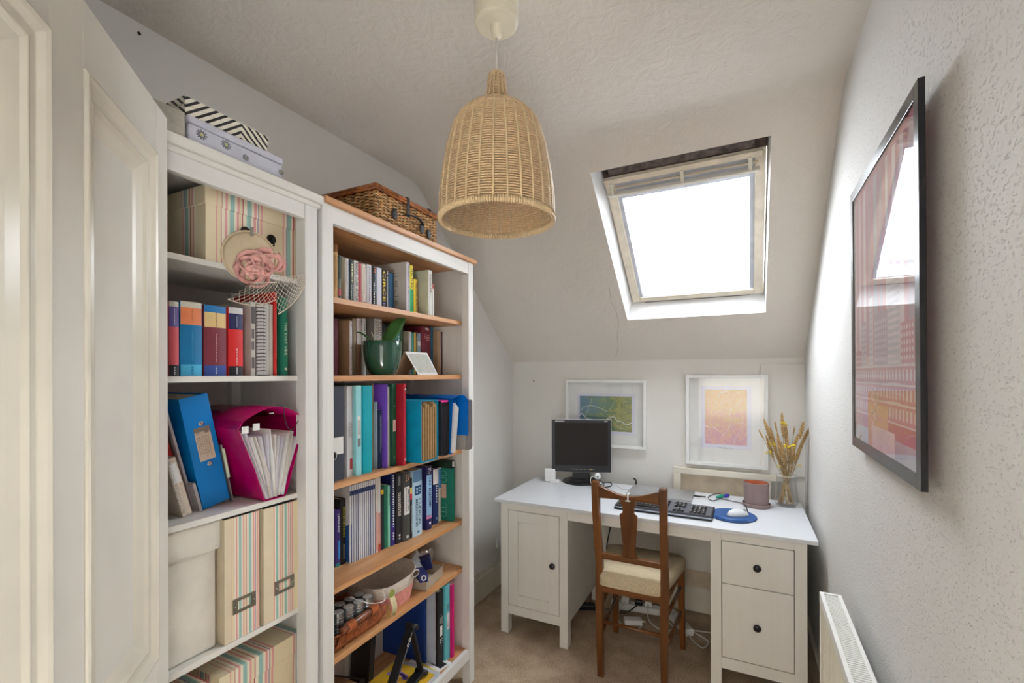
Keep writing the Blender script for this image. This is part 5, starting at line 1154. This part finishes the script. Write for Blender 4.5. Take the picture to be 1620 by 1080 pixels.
b = MB(); b2_ = MB()
for x, w, y in keys:
    zz = .019+(y-.022)*.066; t_ = .0015
    b.add([(x, y, zz), (x+w, y, zz), (x+w, y+.017, zz+.001), (x, y+.017, zz+.001), (x+t_, y+.002, zz+.008), (x+w-t_, y+.002, zz+.008), (x+w-t_, y+.014, zz+.0085), (x+t_, y+.014, zz+.0085)], [(4, 5, 6, 7), (0, 1, 5, 4), (1, 2, 6, 5), (2, 3, 7, 6), (3, 0, 4, 7)])
    b2_.quad((x+.004, y+.007, zz+.0087), (x+.008, y+.007, zz+.0087), (x+.008, y+.012, zz+.0089), (x+.004, y+.012, zz+.0089))
b.build('keys', KEY, kb, kind='stuff', fixn=False); b2_.build('key_legends', INKW, kb, kind='stuff', fixn=False)
mm_ = at(1159, 817, 2, DH)
mat_ = thing('mouse_mat', 'oval blue mouse mat with a padded wrist rest on the right of the desk', 'mouse mat', tuple(mm_+Vector((.0, .012, .0005))), -.05)
BLM = mat('blue_mat', (44, 86, 144), .5, var=.05, vs=60)
MB().prism([(.105*math.cos(2*PI*k/48), .118*math.sin(2*PI*k/48)) for k in range(48)], 2, 0, .004).build('mat_base', BLM, mat_, bevel=.0015)
b = MB(); rows_ = []
for k in range(15):
    a = PI*(1.18+.64*k/14); s_ = .010*math.sin(PI*k/14)**.5+.0005
    c = Vector((.083*math.cos(a), .094*math.sin(a), .004)); n_ = Vector((math.cos(a), math.sin(a), 0))
    rows_.append([c+n_*(.019*s_/.0105*math.cos(t))+Vector((0, 0, s_*1.25*math.sin(t))) for t in [PI*j/8 for j in range(9)]])
b.loft(rows_, False, False).build('wrist_rest', BLM, mat_, smooth=True, fixn=False)
MB().tube([(.105*math.cos(2*PI*k/48), .118*math.sin(2*PI*k/48), .002) for k in range(48)], .0024, 6, closed=True).build('edge', mat('dark_blue_edge', (22, 50, 100), .5), mat_, smooth=True)
ms = thing('mouse', 'white computer mouse on the blue mouse mat', 'mouse', tuple(at(1167, 818, 2, DH)+Vector((.0, .01, .0052))), -.9)
b = MB(); rows_ = []
for k in range(13):
    t_ = k/12; y = -.055+.11*t_; s_ = max(.03, math.sin(PI*(.04+.92*t_)))**.5; hz3 = .039*s_*(1-.25*t_)
    rows_.append([(.029*s_*math.cos(a)*(1 if a < 0 else 1), y, max(0, hz3*math.sin(a))) for a in [PI*j/10 for j in range(11)]])
b.loft(rows_, True, True).build('shell', mat('mouse_white', (214, 216, 216), .3, var=.02), ms, smooth=True)
MB().box(-.004, .004, .025, .042, .022, .0285).build('scroll_wheel', mat('wheel_grey', (120, 124, 126), .5), ms, bevel=.002)
MB().box(-.0006, .0006, .008, .05, .0205, .0245).build('button_seam', mat('wheel_grey', (120, 124, 126), .5), ms)
cable([tuple(at(1183, 814, 2, DH)+Vector((0, 0, .012))), q(1178, 800, .004), q(1160, 794), q(1140, 790), q(1128, 793), q(1120, 788), q(1128, 783), q(1140, 781)], .0022, BC, 'dark mouse cable curving to the coloured plugs at the back of the desk')
cable([q(1102, 789), q(1112, 788), q(1122, 791)], .0022, WC, 'short white cable running from the laptop to the mouse cable')
tag(MB().box(-.032, .032, -.005, .005, 0, .007).build('usb_stick', BLACKP, None, tuple(at(1107, 786, 2, DH)+Vector((0, 0, .0006))), (0, 0, .02), bevel=.002), 'black stick-shaped plug lying right of the laptop', 'plug')
for c_, x, y, nm_ in (((20, 150, 120), 1139, 788, 'green round cable plug at the back of the desk'), ((60, 60, 170), 1147, 787, 'purple blue cable plug beside the green one at the back of the desk')):
    g = thing('cable_plug', nm_, 'plug', tuple(at(x, y, 2, DH)+Vector((0, 0, .0105))), .9)
    MB().tube([(-.028, 0, 0), (.0, 0, 0), (.004, 0, 0), (.022, 0, .001)], [.006, .0085, .01, .0095], 10).build('plug_body', paint(c_, .35), g, smooth=True); MB().tube([(.022, 0, .001), (.032, 0, .001)], .006, 10).build('metal_tip', STEEL, g, smooth=True)
# terracotta-lined pot with saucer
pc_ = at(1196.5, 800, 2, DH)
pt = thing('plant_pot', 'empty mauve cylindrical plant pot with orange inside on a saucer on the desk', 'plant pot', tuple(pc_+Vector((.0, .0, .0006))))
MV = mat('mauve_clay', (146, 126, 124), .7, var=.03)
MB().lathe([(.0005, .004), (.058, .004), (.0605, .124), (.0585, .126), (.0565, .124)], 44).build('pot', MV, pt, smooth=False)
MB().lathe([(.0565, .1235), (.054, .012), (.0005, .012)], 44).build('inner_wall', mat('terracotta', (206, 122, 84), .8, var=.06), pt, smooth=False)
MB().lathe([(.0005, 0), (.066, 0), (.068, .004), (.068, .017), (.065, .018), (.064, .006), (.0005, .005)], 44).build('saucer', MV, pt, smooth=False)
# vase of dried grasses
vc = at(1244, 799.5, 2, DH)
vs_ = thing('vase', 'clear glass vase holding dried grasses in the right corner of the desk', 'vase', tuple(vc+Vector((0, .0, .0006))))
MB().lathe([(.0005, .001), (.048, .001), (.0535, .006), (.0545, .03), (.05, .075), (.0455, .12), (.0475, .152), (.0495, .160), (.0485, .1605), (.0455, .15), (.0438, .12), (.048, .075), (.0523, .03), (.05, .01), (.0005, .008)], 40).build('glass_body', GLASS, vs_, smooth=True)
MB().tube([(.049*math.cos(2*PI*k/40), .049*math.sin(2*PI*k/40), .160) for k in range(40)], .0016, 6, closed=True).build('rim', mat('glass_edge', (206, 212, 210), .1), vs_, smooth=True)
dg = thing('dried_bouquet', 'bunch of dried wheat and yellow flowers standing in the glass vase', 'dried flowers', tuple(vc+Vector((0, 0, .012))))
STM = mat('dry_stem', (178, 152, 108), .8, var=.18, vs=60); EAR = mat('wheat_ear', (198, 164, 114), .8, var=.22, vs=140); YEL = mat('yellow_petals', (232, 206, 30), .6, var=.1)
# each grass: (offset at the photo's pixel of its tip, ear length, thickness)
rr_ = random.Random(21); tips = []
for px_, py_, el, th_, dv in ((1209, 664, .15, .008, -.02), (1237, 654, .13, .0075, .0), (1271, 668, .09, .008, -.01), (1283, 672, .15, .007, .01), (1226, 668, .05, .004, .03), (1201, 681, .05, .004, .0), (1257, 676, .04, .003, .02), (1218, 677, .14, .008, .02), (1230, 685, .13, .007, -.03),
                          (1243, 672, .12, .007, .03), (1262, 688, .10, .007, -.02), (1275, 690, .14, .006, .02), (1212, 690, .12, .007, .03), (1236, 700, .12, .008, -.03), (1250, 705, .10, .006, .03), (1268, 700, .12, .006, -.02), (1222, 700, .1, .006, -.01), (1246, 690, .1, .005, .0), (1257, 712, .08, .006, .0), (1228, 715, .09, .007, .02)):
    p_ = at(px_, py_, 1, vc.y+dv)-(vc+Vector((0, 0, .012))); tips.append((p_, el, th_))
stems = MB()
for p_, el, th_ in tips:
    a = math.atan2(-p_.y, -p_.x)+rr_.uniform(-.6, .6); foot = Vector((.04*math.cos(a)*rr_.uniform(.5, 1), .04*math.sin(a)*rr_.uniform(.5, 1), .002)); mid = Vector((p_.x*.12+rr_.uniform(-.012, .012), p_.y*.1+rr_.uniform(-.012, .012), .15))
    ln = smoothline([foot, mid, p_*.82+Vector((0, 0, .02)), p_], 6); stems.tube(ln, .0013, 5)
    e = MB(); n_ = len(ln); d_ = (ln[-1]-ln[-4]).normalized(); k = int(el/.0052)
    for i in range(k):
        c = p_-d_*(el*(1-i/k)); w = 1.45*th_*(math.sin(PI*min(1, .12+.86*i/k))**.6)
        for s_ in range(3):
            a = i*1.3+s_*2.09; o_ = Vector((math.cos(a), math.sin(a), 0))*w*.7
            e.tube([c+o_*.4, c+o_+d_*.006, c+o_*.9+d_*.013], [.0008, w*.38, .0004], 4)
    e.build('grass_ear', EAR, dg, smooth=True)
for k in range(26):
    a = rr_.uniform(0, 6.28); f = rr_.uniform(.4, 1); foot = Vector((.042*f*math.cos(a), .042*f*math.sin(a), .002)); tp = Vector((-foot.x*rr_.uniform(.6, 1.9), -foot.y*rr_.uniform(.6, 1.6), rr_.uniform(.2, .3)))
    stems.tube(smoothline([foot, (foot+tp)*.5+Vector((rr_.uniform(-.008, .008), 0, 0)), tp], 4), .0012, 4)
for px_, py_ in ((1222, 702), (1216, 716), (1245, 706), (1253, 706), (1241, 670), (1232, 738), (1263, 737)):
    p_ = at(px_, py_, 1, vc.y-.035)-(vc+Vector((0, 0, .012))); stems.tube(smoothline([(0, 0, .1), p_*.6+Vector((0, 0, .05)), p_], 5), .001, 4)
    fl_ = MB(); 
    for j in range(9 if py_ < 730 else 3): fl_.ball(tuple(p_+Vector((rr_.uniform(-.014, .014), rr_.uniform(-.008, .008), rr_.uniform(-.007, .009)))), rr_.uniform(.004, .0065), 7, (1, 1, .6))
    fl_.build('yellow_flower', YEL, dg, smooth=True)
stems.build('stems', STM, dg, smooth=True, kind='stuff')
# ------------------------------------------------------------------ pictures on the back wall
def picture(label, x0, x1, z0, z1, tilt, art, ax0, ax1, az0, az1, ms, dep=.032, mount=None):
    r = thing('framed_picture', label, 'picture', (x0, YB-.001, z0), 0, rx=0, ry=tilt); w, h_ = x1-x0, z1-z0; f_ = .018
    PF = mat('white_frame_lacquer', (236, 236, 234), .35, var=.01)
    MB().box(0, f_, -dep, 0, 0, h_).box(w-f_, w, -dep, 0, 0, h_).box(f_, w-f_, -dep, 0, 0, f_).box(f_, w-f_, -dep, 0, h_-f_, h_).build('frame', PF, r, bevel=.0015)
    MB().box(f_, w-f_, -.008, -.004, f_, h_-f_).build('mount', mat('mount_board', (234, 234, 232), .8, var=.01), r)
    MB().box(ax0-ms, ax1+ms, -.0095, -.008, az0-ms*1.1, az1+ms).build('paper', mat('lilac_paper', (224, 224, 238), .8, var=.01), r)
    p = MB().box(ax0, ax1, -.0102, -.0096, az0, az1).build('print', art, r)
    MB().box(f_, w-f_, -.0245, -.0235, f_, h_-f_).build('pane', GLASS, r)
    return r, p
def mapart(name, stops, sc, ax=0):
    t = NT(name); v = t.coord(src='Generated'); f = t.noise(v, sc, 8, .72, .6)
    s = t.n('ShaderNodeSeparateXYZ'); t.l(v, s.inputs[0]); g = t.math('ADD', t.math('MULTIPLY', f, .85), t.math('MULTIPLY', s.outputs[ax], .36))
    c = t.ramp(g, stops); f2 = t.noise(v, sc*5, 4, .7, 2.5)
    mx = t.n('ShaderNodeMix'); mx.data_type = 'RGBA'; mx.blend_type = 'OVERLAY'; mx.inputs[0].default_value = .65; t.l(c, mx.inputs[6])
    t.l(t.ramp(f2, [(.35, (92, 92, 92)), (.62, (200, 200, 200))]), mx.inputs[7]); t.l(mx.outputs[2], t.b.inputs['Base Color']); t.b.inputs['Roughness'].default_value = .7; return t.m
A1 = mapart('river_map_print', [(.3, (96, 138, 168)), (.45, (104, 142, 162)), (.55, (120, 152, 136)), (.66, (140, 160, 112)), (.74, (196, 190, 120)), (.82, (130, 152, 116)), (.92, (204, 172, 124))], 6)
k_ = 1.007
r, p = picture('white-framed blue and green river map print behind the monitor', -1.118, -.579, .962, 1.405, 0.0, A1, .095, .445, .105, .335, .018)
def river(parent, pts, w, y=-.0106, m=PAPER):
    b = MB(); P_ = smoothline([(x, y, z) for x, z in pts], 7); rows_ = []
    for i, p_ in enumerate(P_):
        t_ = (P_[min(i+1, len(P_)-1)]-P_[max(i-1, 0)]).normalized(); n_ = Vector((-t_.z, 0, t_.x)); rows_.append([p_+n_*w/2, p_-n_*w/2])
    b.loft(rows_, False, False).build('river_line', m, parent, fixn=False)
river(r, [(.095, .20), (.11, .215), (.14, .185), (.17, .178), (.26, .175), (.30, .195), (.33, .2), (.35, .175), (.38, .17), (.415, .152), (.445, .168)], .005)
river(r, [(.1, .235), (.13, .26), (.17, .27), (.21, .262), (.25, .25), (.28, .235)], .0022); river(r, [(.13, .19), (.16, .26), (.18, .32)], .0015); river(r, [(.28, .235), (.31, .26), (.33, .3)], .0012); river(r, [(.3, .19), (.34, .15), (.4, .12)], .0012)
A2 = mapart('city_map_print', [(.3, (208, 150, 182)), (.45, (222, 176, 184)), (.58, (228, 190, 166)), (.68, (226, 206, 150)), (.76, (228, 190, 140)), (.88, (216, 204, 120))], 8, 2)
r, p = picture('white-framed yellow and pink map print above the boxed panel', -.342, .097, .897, 1.437, 0.0, A2, .105, .332, .128, .452, .022)
lettering(r, 'P A I S L E Y', paint((150, 150, 160)), (.218, -.0104, .108), .082, .0085, B_)
river(r, [(.105, .235), (.13, .228), (.16, .225), (.175, .212)], .003); river(r, [(.18, .41), (.19, .43), (.215, .44), (.225, .448)], .0035)
river(r, [(.23, .22), (.25, .27), (.24, .33), (.28, .36), (.31, .40)], .0014); river(r, [(.2, .18), (.25, .24), (.30, .26), (.332, .25)], .0012); river(r, [(.26, .15), (.3, .22), (.31, .3)], .0012)
# ------------------------------------------------------------------ chair
ch = thing('dining_chair', 'brown wooden chair with vase-shaped splat and beige upholstered seat pushed in at the desk', 'chair', (0, 0, 0))
def post(b, pts, w, d):
    rings = []
    for x, y, z_, s_ in pts: rings.append([(x-w*s_/2, y-d*s_/2, z_), (x+w*s_/2, y-d*s_/2, z_), (x+w*s_/2, y+d*s_/2, z_), (x-w*s_/2, y+d*s_/2, z_)])
    return b.loft(rings)
for xf, xs_, xt in ((-.634, -.630, -.640), (-.340, -.334, -.335)):
    post(MB(), [(xf, 2.165, 0, .85), (xf, 2.15, .2, .95), (xs_, 2.135, .44, 1.05), (xs_, 2.135, .56, 1.0), (xt, 2.115, .80, .98), (xt, 2.105, .935, 1.02), (xt, 2.105, .945, .9)], .034, .032).build('leg', OAK, ch, bevel=.003)
for xf, xt in ((-.668, -.664), (-.312, -.318)):
    post(MB(), [(xf, 2.575, 0, .8), (xt, 2.565, .25, .95), (xt, 2.555, .455, 1.05)], .034, .034).build('leg', OAK, ch, bevel=.003)
b = MB(); rows_ = []
for k in range(17):
    t_ = k/16; x = -.624+.274*t_; dip = .034*math.sin(PI*t_)**1.3; rows_.append([(x, 2.095, .925-dip), (x, 2.117, .925-dip), (x, 2.120, .868+.004*math.sin(PI*t_)), (x, 2.098, .868+.004*math.sin(PI*t_))])
b.loft(rows_).build('top_rail', OAKX, ch, bevel=.003)
MB().box(-.618, -.346, 2.118, 2.142, .580, .606).build('lower_back_rail', OAKX, ch, bevel=.003)
sp_ = [(.606, .037), (.615, .036), (.63, .029), (.66, .0285), (.72, .034), (.79, .0395), (.80, .040), (.806, .038), (.81, .030), (.815, .0265), (.84, .0265), (.848, .032), (.87, .038)]
cx_ = -.488; poly = [(cx_-w, z_) for z_, w in sp_]+[(cx_+w, z_) for z_, w in sp_[::-1]]
b = MB(); n_ = len(sp_); y_ = lambda z_: 2.128-(z_-.606)*.085
rings = [[(cx_-w, y_(z_)-.005, z_), (cx_+w, y_(z_)-.005, z_), (cx_+w, y_(z_)+.005, z_), (cx_-w, y_(z_)+.005, z_)] for z_, w in sp_]
b.loft(rings).build('splat', OAK, ch, bevel=.0015)
FAB = mat('beige_moquette', (192, 176, 146), .95, var=.12, vs=260, bump=.5, bs=500)
b = MB(); NU, NV = 14, 14
def seatpt(u, v, zz):
    y = 2.105+.435*v; hw = .148+.062*v; return (-.488+hw*(2*u-1), y, zz)
rings = []
for zz, ins in ((.455, .012), (.46, .0), (.50, 0), (.515, .006), (.524, .018)):
    ring_ = []
    for i in range(48):
        a = 2*PI*i/48; e = .22; cu_ = math.copysign(abs(math.cos(a))**e, math.cos(a)); cv_ = math.copysign(abs(math.sin(a))**e, math.sin(a))
        x, y, _ = seatpt(.5+.5*cu_*(1-ins*5), .5+.5*cv_*(1-ins*4), zz); ring_.append((x, y, zz-(.012 if cv_ > .8 else 0)))
    rings.append(ring_)
rings.append([tuple(Vector(p_).lerp(Vector((-.488, 2.32, .530)), .55)+Vector((0, 0, .002))) for p_ in rings[-1]]); rings.append([tuple(Vector(p_).lerp(Vector((-.488, 2.32, .532)), .96)) for p_ in rings[-1]])
b.loft(rings, True, True).build('seat', FAB, ch, smooth=True)
MB().box(-.618, -.346, 2.122, 2.144, .425, .457).build('seat_rail', OAKX, ch, bevel=.002); MB().box(-.655, -.325, 2.545, 2.567, .40, .445).build('seat_rail', OAKX, ch, bevel=.002)
for xa, xb in ((-.63, -.663), (-.336, -.32)):
    post(MB(), [(xa, 2.14, .44, 1)], .02, .02) if False else None
    MB().tube([(xa, 2.145, .425), (xb, 2.55, .425)], .014, 4).build('seat_rail', OAK, ch)
    for za, zb_ in ((.345, .33), (.205, .20)): MB().tube([(xa, 2.15, za), (xb, 2.56, zb_)], .0095, 8).build('stretcher', OAK, ch, smooth=True)
MB().tube([(-.632, 2.152, .27), (-.338, 2.152, .27)], .0085, 8).build('stretcher', OAKX, ch, smooth=True)
clp = MB().box(-.004, .004, -.016, .014, 0, .004).box(-.003, .003, -.016, -.0125, -.028, .002).box(-.011, .011, -.018, -.0125, -.03, -.025).build('cable_clip', WHITEP, None, (-.487, 2.108, .8995), (0, 0, 0), bevel=.0008)
tag(clp, 'small white cable clip hooked over the middle of the chair top rail', 'clip')
# ------------------------------------------------------------------ power strips and cables under the desk
def strip(label, x, y, rz, n):
    r = thing('power_strip', label, 'power strip', (x, y, .0008), rz); ln = .06*n+.05
    MB().box(-ln/2, ln/2, -.026, .026, 0, .038).build('case', WHITEP, r, bevel=.004)
    for k in range(n):
        o = MB().box(-ln/2+.025+.06*k, -ln/2+.073+.06*k, -.02, .02, .038, .0395).build('socket', mat('socket_white', (226, 226, 222), .4), r)
        b = MB(); cx = -ln/2+.049+.06*k; b.box(cx-.003, cx+.003, .004, .012, .0394, .0398).box(cx-.012, cx-.005, -.008, -.004, .0394, .0398).box(cx+.005, cx+.012, -.008, -.004, .0394, .0398); b.build('slots', BLACKP, o)
    return r
strip('white power strip lying under the desk behind the chair', -.62, 2.86, .12, 4)
strip('second white power strip under the desk nearer the drawers', -.36, 2.80, -.95, 3)
for k, (x, y, m_, nm_) in enumerate(((-.68, 2.85, WHITEP, 'white mains plug in the left of the power strip under the desk'), (-.60, 2.86, BLACKP, 'black mains plug in the power strip under the desk'), (-.545, 2.87, WHITEP, 'white mains plug in the right of the power strip under the desk'))):
    g = thing('mains_plug', nm_, 'plug', (x, y, .0405), .12); MB().box(-.022, .022, -.022, .022, 0, .03).build('plug_body', m_, g, bevel=.006); MB().tube([(0, -.02, .016), (0, -.034, .012)], .005, 8).build('strain_relief', m_, g)
cable([(-.68, 2.815, .053), (-.70, 2.74, .01), (-.66, 2.66, .0045), (-.58, 2.63, .0045), (-.55, 2.70, .0045), (-.60, 2.76, .0045)], .0035, WC, 'white mains cable looping forward from the left plug under the desk')
cable([(-.545, 2.835, .053), (-.52, 2.76, .008), (-.44, 2.70, .0045), (-.38, 2.74, .0045), (-.42, 2.82, .0045), (-.36, 2.88, .0045)], .0035, WC, 'white mains cable curling right of the power strip under the desk')
cable([(-.33, 2.75, .02), (-.28, 2.68, .0045), (-.22, 2.62, .0045), (-.2, 2.70, .0045), (-.28, 2.77, .0045), (-.12, 2.80, .0045)], .0035, WC, 'white cable snaking beside the drawers under the desk')
cable([(-.60, 2.825, .053), (-.66, 2.76, .02), (-.74, 2.80, .0045), (-.86, 2.78, .0045), (-.9, 2.84, .0045)], .0035, BC, 'black mains cable running left from the black plug under the desk')
cable([(-.775, 2.875, .70), (-.775, 2.86, .5), (-.79, 2.83, .36), (-.77, 2.82, .2), (-.74, 2.84, .05), (-.72, 2.85, .0045)], .004, BC, 'black cable hanging behind the desk left of the chair')
cable([(-.24, 2.96, .66), (-.23, 2.94, .56), (-.26, 2.93, .48), (-.21, 2.93, .45), (-.17, 2.94, .5)], .0022, BC, 'thin black cable looped below the desktop right of the chair')
for nm_, x, y, s_, m_ in (('white adapter block on the carpet under the desk', -.60, 2.70, .05, WHITEP), ('black power adapter on the carpet beside the door pedestal', -.90, 2.74, .06, BLACKP)):
    g = thing('power_adapter', nm_, 'adapter', (x, y, .0006), .4); MB().box(-s_, s_, -.025, .025, 0, .03).build('case', m_, g, bevel=.005); MB().tube([(s_, 0, .015), (s_+.02, 0, .012)], .004, 8).build('strain_relief', m_, g)
# black lead and white plug hanging on the left wall by the desk
sk = thing('wall_socket', 'white wall socket low on the left wall beside the desk', 'wall socket', (XL+.0005, 2.80, .30)); MB().box(0, .009, -.04, .04, -.04, .04).build('face_plate', WHITEP, sk, bevel=.003); MB().box(.009, .012, -.008, .008, -.004, .010).build('switch', WHITEP, sk)
cable([(XL+.03, 2.80, .28), (XL+.045, 2.79, .2), (XL+.05, 2.80, .1), (XL+.06, 2.81, .0045), (XL+.10, 2.86, .0045)], .006, BC, 'thick black lead hanging in the gap left of the desk')
